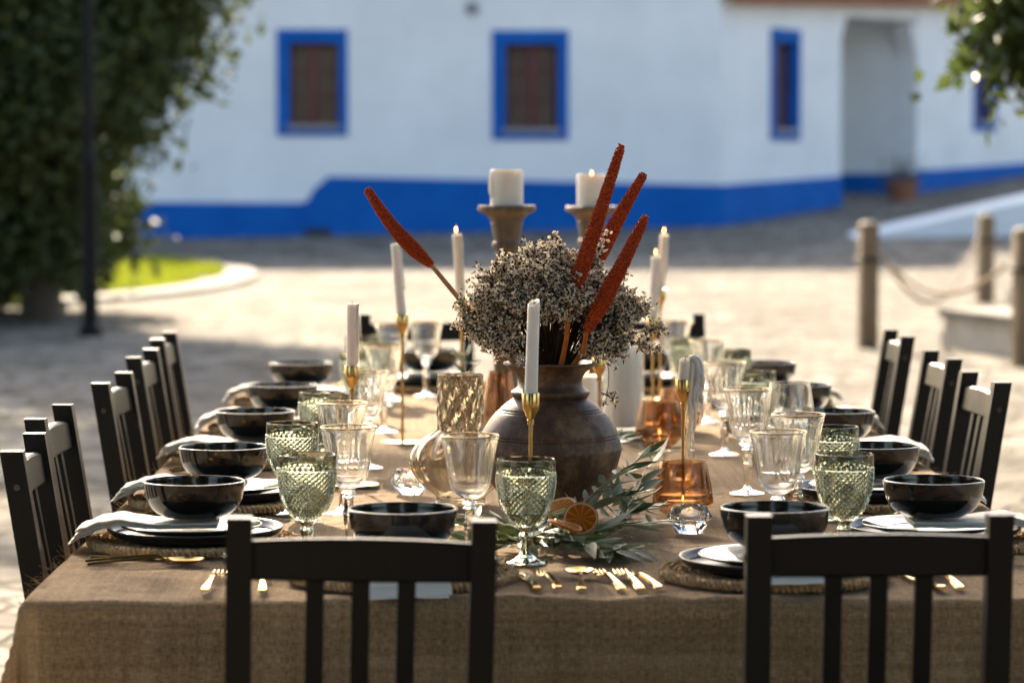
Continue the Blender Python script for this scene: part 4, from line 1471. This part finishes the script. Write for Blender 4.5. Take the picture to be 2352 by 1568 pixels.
# ------------------------------------------------------------------ bouquet of dried statice and seed spikes
def bouquet():
    rng = random.Random(77)
    ST, FL, CX = MB(), MB(), MB()
    def florets(p, d, n, s):
        for _ in range(n):
            q = p + Vector((rng.gauss(0, s), rng.gauss(0, s), rng.gauss(0, s)))
            a = Vector((rng.gauss(0, 1), rng.gauss(0, 1), rng.gauss(.4, 1))).normalized()
            b = a.orthogonal().normalized()
            c = a.cross(b)
            r = rng.uniform(.0027, .0048)
            V = [q - a * r * .9]
            off = rng.uniform(0, 6)
            for k in range(5):
                g = off + 2 * PI * k / 5
                V.append(q + (b * math.cos(g) + c * math.sin(g)) * r + a * rng.uniform(-.1, .5) * r)
            FL.add(V, [(0, 1 + k, 1 + (k + 1) % 5) for k in range(5)])
            if rng.random() < .85:
                h = q - a * r * 2.8
                CX.add([h, q - a * r * .4 + b * r * .55, q - a * r * .4 - b * r * .3 + c * r * .5, q - a * r * .4 - b * r * .3 - c * r * .5], [(0, 1, 2), (0, 2, 3), (0, 3, 1)])
    ends = []
    for k in range(235):
        # direction within the dome
        az = rng.uniform(0, 2 * PI)
        lowest = .50 if abs(math.cos(az)) < .72 else .20
        el = math.asin(rng.uniform(lowest, 1.0)) if k % 6 or abs(math.cos(az)) < .72 else math.asin(rng.uniform(-.02, .35))
        rad = rng.uniform(.72, 1.0) if k % 3 else rng.uniform(.5, .8)
        e = Vector((math.cos(az) * math.cos(el) * .178 * rad, math.cos(az + 1.57) * -1 * math.cos(el) * .17 * rad * 1.0, math.sin(el) * .205 * rad + .045))
        e.y = math.sin(az) * math.cos(el) * .17 * rad
        ends.append(e)
    for (px, pz) in ((.10, .250), (.02, .245), (-.005, .268), (.185, .12), (.195, .085), (.190, .055), (-.180, .12), (.165, .14)):
        ends.append(Vector((px, rng.uniform(-.05, .05), pz)))
    for e in ends:
        foot = POT + Vector((rng.uniform(-.035, .035), rng.uniform(-.035, .035), -.04))
        mouth = POT + Vector((e.x * .22 + rng.uniform(-.008, .008), e.y * .22 + rng.uniform(-.008, .008), .012))
        if Vector((mouth.x - POT.x, mouth.y - POT.y)).length > .048:
            v = Vector((mouth.x - POT.x, mouth.y - POT.y)).normalized() * .048
            mouth.x, mouth.y = POT.x + v.x, POT.y + v.y
        tip = POT + e
        mid = mouth.lerp(tip, .55) + Vector((rng.gauss(0, .008), rng.gauss(0, .008), .012))
        pts = [Vector(p) for p in smooth_prof([tuple(foot), tuple(mouth), tuple(mid), tuple(tip)], 3)]
        ST.tube(pts, [.0019 - .0011 * i / len(pts) for i in range(len(pts))], 4, cap=False)
        d = (tip - mid).normalized()
        for b in range(rng.randint(5, 8)):
            s = mid.lerp(tip, rng.uniform(.45, 1.0))
            w = (d + Vector((rng.gauss(0, .6), rng.gauss(0, .6), rng.gauss(.1, .5)))).normalized()
            L = rng.uniform(.018, .05)
            q = s + w * L
            ST.tube([s, s.lerp(q, .5) + Vector((0, 0, .003)), q], [.0007, .0006, .0005], 3, cap=False)
            for c in range(3):
                florets(s.lerp(q, .55 + .22 * c), w, rng.randint(4, 6), .0048)
    # one sprig dangling over the rim on the right
    P = POT
    pts = [P + Vector(v) for v in ((.04, -.03, .0), (.085, -.05, .04), (.112, -.07, .02), (.115, -.075, -.02), (.110, -.075, -.045))]
    ST.tube([Vector(p) for p in smooth_prof([tuple(p) for p in pts], 5)], .0007, 4)
    for b in range(7):
        s = pts[-1] + Vector((rng.gauss(0, .003), 0, .012 * rng.random()))
        q = s + Vector((rng.uniform(-.016, .022), rng.gauss(0, .008), rng.uniform(-.022, .004)))
        ST.tube([s, q], .0005, 3)
        florets(q, None, 4, .0028)
    t = thing('dried_flower_bunch', 'dome of cream dried statice on thin brown stems in the clay pot', 'dried flowers', tuple(POT))
    for n, mb, mat in (('stems', ST, 'dry_stem'), ('florets', FL, 'floret'), ('calyces', CX, 'dry_stem')):
        me = mk(n, [tuple(Vector(v) - POT) for v in mb.v], mb.f, mat, 0 if n != 'stems' else 60)
        part(n, me, t, stuff=True)
bouquet()

def seed_spike(lab, tip, neck, foot, r, stem_mat, seed, flat=1.0):
    rng = random.Random(seed)
    tip, neck, foot = Vector(tip), Vector(neck), Vector(foot)
    ax = (tip - neck)
    L = ax.length
    ax.normalize()
    b = ax.orthogonal().normalized()
    c = ax.cross(b)
    core, beads = MB(), MB()
    def rr(f):
        return r * (.42 + .58 * min(1, f / .22) ** .8) * (1.0 if f < .35 else 1 - .50 * ((f - .35) / .65) ** 1.15) * (1 if f < .975 else .7)
    bend = b * rng.uniform(-.009, .009) + c * rng.uniform(-.009, .009)
    pos = lambda f: neck + ax * (L * f) + bend * math.sin(PI * f)
    N = 22
    core.tube([pos(i / N) for i in range(N + 1)], [rr(i / N) * .9 for i in range(N + 1)], 12)
    rows = int(L / .0042)
    for i in range(rows):
        f = (i + .5) / rows
        R_ = rr(f)
        n = max(5, int(2 * PI * R_ / .0044))
        for k in range(n):
            q = 2 * PI * (k + .5 * (i % 2)) / n + rng.gauss(0, .05)
            s = rng.uniform(.0021, .0030)
            d = (b * math.cos(q) + c * math.sin(q))
            p = pos(f + rng.gauss(0, .0018)) + d * R_ * .95
            u = ax
            w = ax.cross(d)
            V = [p + d * s * 1.15, p + u * s, p + w * s, p - u * s, p - w * s, p - d * s * .5]
            beads.add(V, [(0, 1, 2), (0, 2, 3), (0, 3, 4), (0, 4, 1), (5, 2, 1), (5, 3, 2), (5, 4, 3), (5, 1, 4)])
    st = MB()
    mid = neck.lerp(foot, .5) + Vector((rng.gauss(0, .004), 0, 0))
    pts = [Vector(p) for p in smooth_prof([tuple(neck + ax * .02), tuple(neck), tuple(mid), tuple(foot)], 5)]
    n = len(pts)
    st.tube(pts, [.0042 + .0022 * i / n for i in range(n)], 7)
    t = thing('seed_spike', lab, 'dried flower', tuple(foot), group='rust red seed spikes')
    for nm, mb, mat in (('core', core, 'seed_red'), ('seeds', beads, 'seed_red'), ('stem', st, stem_mat)):
        me = mk(nm, [tuple(Vector(v) - foot) for v in mb.v], mb.f, mat, 0 if nm == 'seeds' else 60)
        part(nm, me, t, stuff=(nm == 'seeds'))
def pz(px, py, y):
    return ((px - VX) / FPX * y, y, 1.45 - (py - VY) / FPX * y)
seed_spike('rust red seed spike leaning far to the left', pz(842, 432, 6.05), pz(992, 610, 6.04), pz(1196, 850, 6.03), .0145, 'cane', 1)
seed_spike('tallest rust red seed spike on the right of the bouquet', pz(1428, 332, 5.93), pz(1308, 706, 5.93), pz(1284, 860, 6.02), .0150, 'orange_cane', 2)
seed_spike('rust red seed spike half hidden behind the tallest one', pz(1480, 398, 6.16), pz(1360, 625, 6.14), pz(1292, 850, 6.07), .0155, 'orange_cane', 3)
seed_spike('lowest rust red seed spike leaning right through the flowers', pz(1484, 495, 5.95), pz(1348, 762, 5.93), pz(1308, 852, 6.02), .0160, 'orange_cane', 4)

# ------------------------------------------------------------------ smoky vase, amber vases, crystal tealights
def smoky_vase():
    t = thing('smoky_vase', 'smoky ribbed glass vase with round body and straight neck', 'vase', (-.033, 6.31, Z0))
    def rib(r, z, q, i):
        a = max(0, min(1, (z - .012) / .03)) * max(0, min(1, (.168 - z) / .03))
        return (r * (1 + .040 * a * math.cos(11 * q + z * 26)), z)
    def dim(r, z, q, i):
        a = max(0, min(1, (z - .150) / .02)) * max(0, min(1, (.272 - z) / .02))
        return (r + a * (.0016 * math.cos(12 * q + z * 70) + .0012 * math.cos(9 * q - z * 110)), z)
    b = MB()
    out = smooth_prof([(.058, .0), (.052, .012), (.058, .022), (.086, .048), (.1035, .082), (.100, .112), (.080, .138), (.058, .152), (.0485, .158)], 6)
    inn = smooth_prof([(.0462, .158), (.056, .1495), (.078, .135), (.0975, .110), (.101, .082), (.084, .050), (.056, .026), (.045, .018), (.001, .016)], 6)
    b.lathe([(.001, .002), (.050, .002), (.056, .0)] + out, 110, fn=rib)
    b.lathe(inn, 110, fn=rib)
    part('body', b.mesh('body', 'smoke_glass', 80), t)
    n = MB()
    zs = [.158 + (.274 - .158) * i / 30 for i in range(31)]
    n.lathe([(.0485, z) for z in zs] + [(.0482, .2755), (.0465, .2755)], 132, fn=dim)
    n.lathe([(.0458, z) for z in reversed(zs)], 132, fn=lambda r, z, q, i: (dim(r, z, q + .4, i)[0] - .0006, z))
    part('neck', n.mesh('neck', 'smoke_glass', 80), t)
smoky_vase()

def amber_mesh():
    o = smooth_prof([(.001, .003), (.030, .003), (.036, .0), (.044, .008), (.0600, .024), (.0628, .032), (.0600, .055), (.052, .095), (.0478, .112)], 5)
    i = smooth_prof([(.0460, .112), (.0502, .095), (.0582, .055), (.0605, .034), (.0575, .027), (.042, .013), (.001, .010)], 5)
    return lathe('cup', o + [(.0474, .1128), (.0465, .1128)] + i, 'amber_glass', 72, 80)
ME_AMBER = amber_mesh()
def flame_on(parent, z, s=1.0):
    m = MB()
    m.lathe([(.0002, 0), (.0022 * s, .003 * s), (.0034 * s, .008 * s), (.0026 * s, .015 * s), (.0010 * s, .022 * s), (.0001, .026 * s)], 10)
    part('flame', m.mesh('flame', 'flame', 80), parent, (0, 0, z))
def wick_on(parent, z, L=.007):
    m = MB()
    m.tube([(0, 0, z - .004), (.0004, 0, z + L * .6), (.0012, 0, z + L)], [.0008, .0008, .0006], 5)
    part('wick', m.mesh('wick', 'wick'), parent)
def tealight(parent, z, r=.0185, lit=True):
    m = MB()
    m.lathe([(.001, z), (r, z), (r, z + .013), (r * .96, z + .0135), (r * .9, z + .012), (.001, z + .0115)], 24)
    part('tealight', m.mesh('tealight', 'wax'), parent)
    wick_on(parent, z + .012, .006)
    if lit:
        flame_on(parent, z + .017, .55)
for (x, y, lab) in ((.424, 6.09, 'amber glass tealight vase behind the front crystal holder'), (.470, 7.62, 'amber glass tealight vase left of the pair by the hurricane candle'),
                    (.548, 8.03, 'amber glass tealight vase farther back by the right glasses')):
    t = thing('amber_vase', lab, 'candle vase', (x, y, Z0), group='amber glass tealight vases')
    part('cup', ME_AMBER, t)
    tealight(t, .0115)
t = thing('tall_amber_vase', 'tall tapering amber glass vase half hidden behind the clay pot', 'vase', (.058, 7.3, Z0))
part('cup', lathe('cup', smooth_prof([(.001, .003), (.05, .003), (.056, .0), (.060, .01), (.0585, .03), (.044, .12), (.030, .20), (.0275, .205), (.042, .12), (.056, .03), (.05, .012), (.001, .010)], 5), 'amber_glass', 56, 80), t)
tealight(t, .012)

def crystal_mesh():
    """twelve-sided cut crystal block with a well for the tealight"""
    n = 9
    m = MB()
    V, F = [], []
    rings = ((.028, .0, 0), (.045, .030, .5), (.0335, .054, 0))
    for (r, z, o) in rings:
        for k in range(n):
            q = 2 * PI * (k + o) / n
            V.append((r * math.cos(q), r * math.sin(q), z))
    for k in range(n):
        k2 = (k + 1) % n
        F.append((k, k2, n + k))
        F.append((k2, n + k2, n + k))
        F.append((n + k, n + k2, 2 * n + k2))
        F.append((n + k, 2 * n + k2, 2 * n + k))
    F.append(tuple(range(n - 1, -1, -1)))
    m.add(V, F)
    V = []
    w = ((.0335, .054), (.0245, .054), (.0225, .024))
    V = [(w[0][0] * math.cos(2 * PI * k / n), w[0][0] * math.sin(2 * PI * k / n), w[0][1]) for k in range(n)]
    for (r, z) in w[1:]:
        V += [(r * math.cos(2 * PI * k / n), r * math.sin(2 * PI * k / n), z) for k in range(n)]
    F = [(a * n + k, a * n + (k + 1) % n, (a + 1) * n + (k + 1) % n, (a + 1) * n + k) for a in range(2) for k in range(n)]
    F.append(tuple(2 * n + k for k in range(n)))
    m.add(V, F)
    return m.mesh('cut_block', 'crystal', 5)
ME_CRY = crystal_mesh()
for (x, y, rz, lab) in ((-.143, 6.50, 12, 'cut crystal tealight holder left of the smoky vase'), (.4185, 5.81, 25, 'cut crystal tealight holder in front of the amber vase'),
                        (.150, 5.62, 40, 'cut crystal tealight holder tucked among the olive leaves')):
    t = thing('crystal_holder', lab, 'candle holder', (x, y, Z0), R(rz), 'cut crystal tealight holders')
    part('cut_block', ME_CRY, t)
    m = MB()
    m.lathe([(.001, .0243), (.0170, .0243), (.0170, .0305), (.0160, .031), (.001, .0295)], 24)
    part('tealight', m.mesh('tealight', 'wax'), t)
    wick_on(t, .030, .006)
    flame_on(t, .034, .45)
t = thing('clear_tumbler', 'small clear glass tealight tumbler behind the amber vase', 'candle holder', (.462, 6.78, Z0))
part('cup', lathe('cup', [(.001, .001), (.030, .001), (.033, .004), (.0365, .066), (.0360, .0675), (.0350, .0670), (.0315, .012), (.001, .011)], 'clear_glass', 48, 50), t)
tealight(t, .0115, lit=False)

# ------------------------------------------------------------------ gold candlesticks with tapers
def candlestick(x, y, hgt, lab, clen, tilt=(0, 0), lit=False, drips=0, melted=0.0, candle=True, seed=0, clab=None):
    """hgt: top of the cup"""
    t = thing('candlestick', 'slim gold candlestick ' + lab, 'candlestick', (x, y, Z0), group='slim gold candlesticks')
    m = MB()
    m.lathe([(.001, .0), (.058, .0), (.060, .002), (.059, .0045), (.012, .006), (.006, .009), (.0042, .013)], 48)
    part('base', m.mesh('base', 'brass', 40), t)
    m = MB()
    m.tube([(0, 0, .011), (0, 0, hgt - .054)], .0040, 14)
    part('stem', m.mesh('stem', 'brass', 40), t)
    m = MB()
    h = hgt
    m.lathe([(.0040, h - .062), (.0068, h - .061), (.0068, h - .052), (.0058, h - .051)] + smooth_prof([(.0060, h - .050), (.0105, h - .041), (.0160, h - .028), (.0168, h - .024)], 3) + [(.0170, h - .001), (.0166, h), (.0150, h - .001), (.0145, h - .02), (.001, h - .022)], 32)
    part('cup', m.mesh('cup', 'brass', 30), t)
    if not candle:
        return
    rng = random.Random(seed)
    # the taper stands in the cup
    c = thing('taper_candle', 'white taper candle ' + (clab or lab), 'candle', (x, y, Z0 + hgt - .021), group='white taper candles', rot=(R(tilt[0]), R(tilt[1]), 0))
    m = MB()
    r = .0128
    L = clen + .02
    n = 14
    prof = [(.001, 0)] + [(r * (1 - .10 * i / n), L * i / n) for i in range(n + 1)] + [(r * .82, L + .0015), (r * .55, L - .001), (.001, L - .002)]
    ph = rng.uniform(0, 6)
    def wob(rr, z, q, i):
        e = max(0, 1 - (L - z) / .02) if z > L - .02 else 0
        return (rr * (1 + .015 * fbm(math.cos(q), math.sin(q), z * 25 + seed, 2)), z + e * melted * .012 * math.cos(q - ph))
    m.lathe(prof, 24, fn=wob)
    part('wax_body', m.mesh('wax_body', 'wax', 60), c)
    wick_on(c, L, .008)
    if lit:
        flame_on(c, L + .006, .7)
    if drips:
        d = MB()
        for k in range(drips):
            q = rng.uniform(-.8, .8) + (0 if k % 3 else PI * .05)
            z = L + rng.uniform(-.004, .003)
            ln = rng.uniform(.03, clen * .95)
            pts, rad = [], []
            N = 9
            for i in range(N + 1):
                f = i / N
                rr = r * 1.0 + .0010 + .0006 * math.sin(f * 9 + k)
                qq = q + .12 * math.sin(f * 5 + k)
                pts.append((rr * math.cos(qq), rr * math.sin(qq), z - ln * f))
                rad.append((.0016 + .0010 * abs(math.sin(f * 11 + k))) * (1 if f < .9 else 1.3))
            d.tube(pts, rad, 6)
        part('wax_drips', d.mesh('wax_drips', 'wax', 80), c)
    return c

candlestick(.105, 5.72, .281, 'in front of the clay pot', .174, (0, 1.8), seed=1, melted=.5, clab='unlit in front of the clay pot')
candlestick(-.277, 6.67, .270, 'nearest on the left side', .138, (0, 0), drips=5, seed=2, clab='with runs of wax, nearest on the left')
candlestick(-.190, 7.69, .333, 'tallest on the left, behind the nearest', .182, (0, -5), drips=4, seed=3, clab='leaning left in the tall left candlestick')
candlestick(-.040, 8.20, .355, 'farther back between the left glasses and the bouquet', .172, (0, -4), lit=True, drips=6, seed=4, clab='burning, just left of the wooden stand')
candlestick(.487, 8.20, .300, 'on the right behind the hurricane glass', .165, (0, 2), lit=True, drips=5, seed=5, clab='burning on the right behind the hurricane glass')
candlestick(.560, 9.05, .340, 'at the far right, overlapped by the nearer one', .165, (0, 3), lit=True, drips=5, seed=6, clab='burning at the far right, overlapped by the nearer taper')
candlestick(.310, 7.50, .235, 'behind the right shoulder of the clay pot', .05, seed=7, lit=False, clab='burnt short behind the right shoulder of the pot')
c7 = candlestick(.446, 6.40, .258, 'with the heavy wax curtain behind the amber vase', .042, (0, 3), seed=8, melted=.3, clab='burnt short with a long hanging curtain of wax')
def wax_curtain(c):
    rng = random.Random(5)
    d = MB()
    top = Vector((.014, 0, .062))
    spec = [(.014, -.004, .205, .0048), (.020, .003, .150, .0058), (.026, -.002, .085, .0066), (.030, .004, .110, .0060), (.036, -.001, .090, .0052), (.038, .002, .135, .0040), (.024, -.004, .185, .0040), (.011, .003, .17, .0036)]
    for k, (dx, dy, ln, r0) in enumerate(spec):
        pts, rad = [], []
        N = 26
        for i in range(N + 1):
            f = i / N
            g = min(1, f * 6)
            x = top.x * (1 - g) + dx * g + .0022 * math.sin(f * 13 + k * 2) + .004 * f
            pts.append((x, dy * g + .001 * math.sin(f * 17 + k), top.z + .012 * math.sin(min(1, f * 5) * PI) - ln * f))
            rad.append(1.35 * r0 * (.75 + .35 * abs(math.sin(f * (15 + k) + k * 1.7))) * (1 - .45 * f))
        d.tube(pts, rad, 8)
    part('wax_drips', d.mesh('wax_drips', 'wax', 80), c, label='lumpy curtain of dripped wax hanging beside the candle')
wax_curtain(c7)

# ------------------------------------------------------------------ wooden stands with pillar candles, hurricane glass
def pillar_stand(x, y, hgt, lab, cl, lit):
    t = thing('wooden_stand', 'turned wooden candle stand ' + lab, 'candle stand', (x, y, Z0), group='turned wooden candle stands')
    h = hgt
    s = MB()
    s.lathe(smooth_prof([(.001, .0), (.075, .0), (.080, .008), (.078, .02), (.060, .034), (.036, .05), (.028, .07), (.030, .12), (.036, .19), (.038, .26), (.030, .33), (.024, .37), (.022, h - .20), (.027, h - .165), (.032, h - .135), (.029, h - .118), (.0385, h - .110), (.0405, h - .103), (.0385, h - .096), (.0335, h - .091), (.036, h - .080), (.0415, h - .052), (.044, h - .046), (.042, h - .041), (.045, h - .036)], 4), 40)
    part('column', s.mesh('column', 'turned_wood', 40), t)
    m = MB()
    m.lathe([(.045, h - .036), (.047, h - .031), (.056, h - .022), (.074, h - .013), (.0785, h - .008), (.078, h + .002), (.073, h + .004), (.068, h), (.001, h - .001)], 48)
    part('dish', m.mesh('dish', 'turned_wood', 40), t)
    c = thing('pillar_candle', 'thick white pillar candle ' + cl, 'candle', (x, y, Z0 + h), group='white pillar candles')
    m = MB()
    L = .098
    r = .044
    def wob(rr, z, q, i):
        return (rr * (1 + .01 * fbm(math.cos(q) * 1.5, math.sin(q) * 1.5, z * 20 + x * 9, 3)), z + (.003 * fbm(math.cos(q) * 1.5, math.sin(q) * 1.5, 7 + x, 2) if z > L * .8 else 0))
    m.lathe([(.001, .0), (r, 0), (r, L * .5), (r, L - .004), (r * .97, L), (r * .88, L), (r * .80, L - .010), (r * .3, L - .016), (.001, L - .016)], 48, fn=wob)
    part('wax_body', m.mesh('wax_body', 'wax', 50), c)
    wick_on(c, L - .012, .014)
    if lit:
        flame_on(c, L - .008, .75)
    else:
        d = MB()
        for k in range(4):
            q = PI + .25 * k - .3
            d.tube([(r * math.cos(q), r * math.sin(q), L - .006), ((r + .002) * math.cos(q), (r + .002) * math.sin(q), L - .03 - .008 * k), ((r + .001) * math.cos(q), (r + .001) * math.sin(q), L - .045 - .01 * k)], [.003, .003, .0035], 6)
        part('wax_drips', d.mesh('wax_drips', 'wax', 80), c)
pillar_stand(.083, 8.0, .605, 'left of the pair, behind the bouquet', 'on the left wooden stand', False)
pillar_stand(.345, 8.9, .590, 'right of the pair, behind the seed spikes', 'on the right wooden stand, behind the seed spikes', True)

t = thing('wooden_disc', 'round wooden slice under the hurricane glass', 'disc', (.388, 7.85, Z0), mesh=lathe('disc', [(.001, 0), (.074, 0), (.078, .004), (.077, .016), (.074, .018), (.001, .018)], 'turned_wood', 40))
t = thing('hurricane_glass', 'clear cylinder hurricane glass around a tall pillar candle', 'hurricane glass', (.388, 7.85, Z0 + .019))
part('cylinder', lathe('cylinder', [(.001, .0), (.054, .0), (.056, .002), (.056, .262), (.0553, .2635), (.0540, .2635), (.0535, .262), (.0535, .009), (.001, .008)], 'thin_glass', 56, 50), t)
c = thing('pillar_candle', 'tall white pillar candle inside the hurricane glass', 'candle', (.388, 7.85, Z0 + .0285), group='white pillar candles')
part('wax_body', lathe('wax_body', [(.001, 0), (.046, 0), (.0465, .004), (.0465, .212), (.044, .215), (.038, .213), (.03, .206), (.001, .204)], 'wax', 44, 50), c)
wick_on(c, .208, .012)
c = thing('pillar_candle', 'small white pillar candle burning behind the right side of the pot', 'candle', (.308, 8.32, Z0), group='white pillar candles')
part('wax_body', lathe('wax_body', [(.001, 0), (.034, 0), (.0345, .003), (.0345, .128), (.033, .130), (.026, .127), (.001, .124)], 'wax', 40, 50), c)
wick_on(c, .126, .012)
flame_on(c, .132, 1.25)

# ------------------------------------------------------------------ olive sprigs and orange slices
def leaf_mesh(L, W, curl, fold):
    n = 7
    V, F = [], []
    for i in range(n + 1):
        f = i / n
        w = W / 2 * (math.sin(PI * min(1, f * 1.02) ** .85) ** .9 if 0 < f < 1 else .02)
        y = L * f
        z = curl * L * (f * f)
        V += [(-w, y, z + fold * w), (0, y, z), (w, y, z + fold * w)]
    for i in range(n):
        a = i * 3
        F += [(a, a + 1, a + 4, a + 3), (a + 1, a + 2, a + 5, a + 4)]
    return mk('leaf', V, F, 'olive_leaf', 180)
LEAVES = [leaf_mesh(.074, .0190, -.10, .25), leaf_mesh(.064, .0175, .06, .35), leaf_mesh(.082, .0200, -.2, .2), leaf_mesh(.050, .0145, .0, .3)]

def sprig(lab, pts, n, seed, up=.35, size=1.12):
    n = int(n * 1.3)
    rng = random.Random(seed)
    P = [Vector(p) for p in smooth_prof(pts, 8)]
    o0 = P[0].copy()
    t = thing('olive_sprig', lab, 'olive sprig', tuple(o0), group='olive sprigs on the table')
    m = MB()
    k = len(P)
    m.tube([p - o0 for p in P], [.0022 - .0014 * i / k for i in range(k)], 6)
    part('stem', m.mesh('stem', 'olive_stem', 60), t)
    for i in range(n):
        f = (i // 2 + .6) / ((n + 1) // 2)
        f = min(.999, f)
        j = f * (k - 1)
        a, b = P[int(j)], P[min(k - 1, int(j) + 1)]
        p = a.lerp(b, j - int(j))
        tg = (b - a).normalized() if (b - a).length > 1e-6 else (P[-1] - P[-2]).normalized()
        side = tg.cross(Vector((0, 0, 1)))
        if side.length < .1:
            side = Vector((1, 0, 0))
        side.normalize()
        sg = 1 if i % 2 else -1
        d = tg * rng.uniform(.45, .9) + side * sg * rng.uniform(.5, .9) + Vector((0, 0, rng.uniform(-.25, 1.3 * up)))
        if i >= n - 1:
            d = tg + Vector((0, 0, .1))
        d.normalize()
        if p.z + d.z * .07 < Z0 + .004:
            d.z = (Z0 + .006 - p.z) / .07
            d.normalize()
        nrm = Vector((rng.gauss(0, .6), rng.gauss(0, .6), 1.0))
        if rng.random() < .30:
            nrm = -nrm
        xax = d.cross(nrm).normalized()
        zax = xax.cross(d)
        M = Matrix((xax, d, zax)).transposed().to_4x4()
        o = part('leaf', rng.choice(LEAVES), t, tuple(p - o0), M.to_euler())
        s = size * rng.uniform(.8, 1.12) * (.8 if f > .85 else 1)
        o.scale = (s, s, s)

zt = Z0 + .012
sprig('olive sprig rising to the right across the clay pot', [(.155, 5.66, zt), (.205, 5.72, .795), (.275, 5.80, .845), (.345, 5.84, .885)], 15, 1, .3)
sprig('olive sprig lying low to the right of the goblet', [(.165, 5.64, zt), (.23, 5.68, .752), (.30, 5.72, .755), (.37, 5.80, .752)], 18, 2, .25)
sprig('olive sprig with its cut end towards the camera, behind the forks', [(.115, 5.50, .760), (.18, 5.45, .752), (.24, 5.42, .748), (.29, 5.43, .746)], 18, 3, .3)
sprig('olive sprig fanning towards the spoon', [(.14, 5.52, .765), (.185, 5.46, .757), (.21, 5.39, .748)], 14, 4, .25)
sprig('olive sprig left of the front goblet stem', [(.12, 5.55, .762), (.06, 5.52, .757), (.005, 5.50, .752), (-.045, 5.53, .748)], 18, 5, .25)
sprig('olive sprig along the lower left of the pot', [(.11, 5.66, .758), (.055, 5.70, .757), (.0, 5.72, .757), (-.03, 5.76, .752)], 16, 6, .4)
sprig('olive sprig on the right of the pot, pointing back', [(.27, 5.80, .755), (.315, 5.93, .785), (.345, 6.08, .82), (.375, 6.22, .85)], 14, 7, .35)
sprig('olive sprig spilling right between pot and amber vase', [(.25, 5.76, .755), (.31, 5.86, .765), (.345, 5.95, .758)], 16, 8, .35)
sprig('olive sprig under the orange slices', [(.10, 5.58, .755), (.16, 5.57, .757), (.23, 5.60, .757)], 16, 9, .2)
sprig('short olive sprig in front of the pot beside the candlestick', [(.12, 5.74, .755), (.13, 5.66, .76), (.165, 5.58, .76)], 14, 10, .5)
sprig('olive sprig drooping under the front goblet towards the knife', [(.13, 5.54, .765), (.10, 5.47, .762), (.045, 5.43, .752), (-.01, 5.44, .748)], 15, 21, .25)
sprig('olive sprig lying flat behind the gold spoon', [(.15, 5.50, .762), (.20, 5.44, .757), (.255, 5.38, .748)], 15, 22, .2)
sprig('leafy olive sprig close against the foot of the pot', [(.18, 5.72, .76), (.24, 5.75, .79), (.29, 5.79, .80)], 14, 23, .5)
sprig('olive sprig far behind the smoky vase', [(-.005, 7.62, .75), (-.02, 7.7, .80), (-.03, 7.8, .88), (-.02, 7.9, .95)], 14, 11, .3)
sprig('olive sprig peeking out right of the pot by the hurricane', [(.27, 7.1, .75), (.30, 7.15, .775), (.345, 7.15, .79)], 8, 12, .3)
sprig('olive sprig by the tall amber vase', [(.03, 7.05, .75), (.0, 7.1, .78), (-.03, 7.1, .81)], 10, 13, .4)

def slice_mesh():
    m = MB()
    r = .033
    fn = lambda rr, z, q, i: (rr * (1 + .02 * math.sin(3 * q + 1)), z + .0016 * math.sin(2 * q + .5) * (rr / r))
    m.lathe([(.001, .0008), (.006, .0014), (r * .86, .0010), (r * .86, -.0010), (.006, -.0014), (.001, -.0008)], 40, fn=fn)
    flesh = m.mesh('flesh', 'dried_orange', 60)
    m = MB()
    m.lathe([(r * .86, .0012), (r * .93, .0016), (r * .93, -.0016), (r * .86, -.0012)], 40, fn=fn)
    pith = m.mesh('pith', 'orange_pith', 60)
    m = MB()
    m.lathe([(r * .93, .0017), (r * .99, .0022), (r, .0), (r * .99, -.0022), (r * .93, -.0017)], 40, fn=fn)
    return flesh, pith, m.mesh('peel', 'orange_peel', 60)
SL = slice_mesh()
for (loc, rot, lab) in (((.195, 5.535, .790), (R(62), R(8), R(-10)), 'dried orange slice standing upright, facing the camera'),
                        ((.160, 5.70, .792), (R(22), R(-14), 0), 'dried orange slice lying behind the goblet near the pot'),
                        ((.165, 5.50, .782), (R(8), R(14), R(20)), 'dried orange slice seen edge-on in front of the upright one')):
    t = thing('orange_slice', lab, 'orange slice', loc, group='dried orange slices', rot=rot)
    for n, me in zip(('flesh', 'pith', 'peel'), SL):
        part(n, me, t)

# ------------------------------------------------------------------ stray jute tufts on two bowls
for k, (x, y, lab) in enumerate(((-.531, 5.61, 'tiny tuft of jute fibre caught on the nearest left bowl'), (.865, 5.61, 'tiny tuft of jute fibre caught on the nearest right bowl'))):
    rng = random.Random(40 + k)
    m = MB()
    for i in range(26):
        a = Vector((rng.gauss(0, .003), rng.gauss(0, .003), 0))
        b = a + Vector((rng.gauss(0, .005), rng.gauss(0, .004), rng.uniform(.001, .009)))
        c = b + Vector((rng.gauss(0, .004), rng.gauss(0, .004), rng.uniform(-.004, .005)))
        m.tube([a, b, c], [.0006, .0006, .0004], 4)
    thing('jute_tuft', lab, 'fibre tuft', (x + (.03 if k else -.012), y + .0875, Z0 + .058 + .064), group='jute tufts on the bowls', mesh=m.mesh('jute_tuft', 'jute', 60))
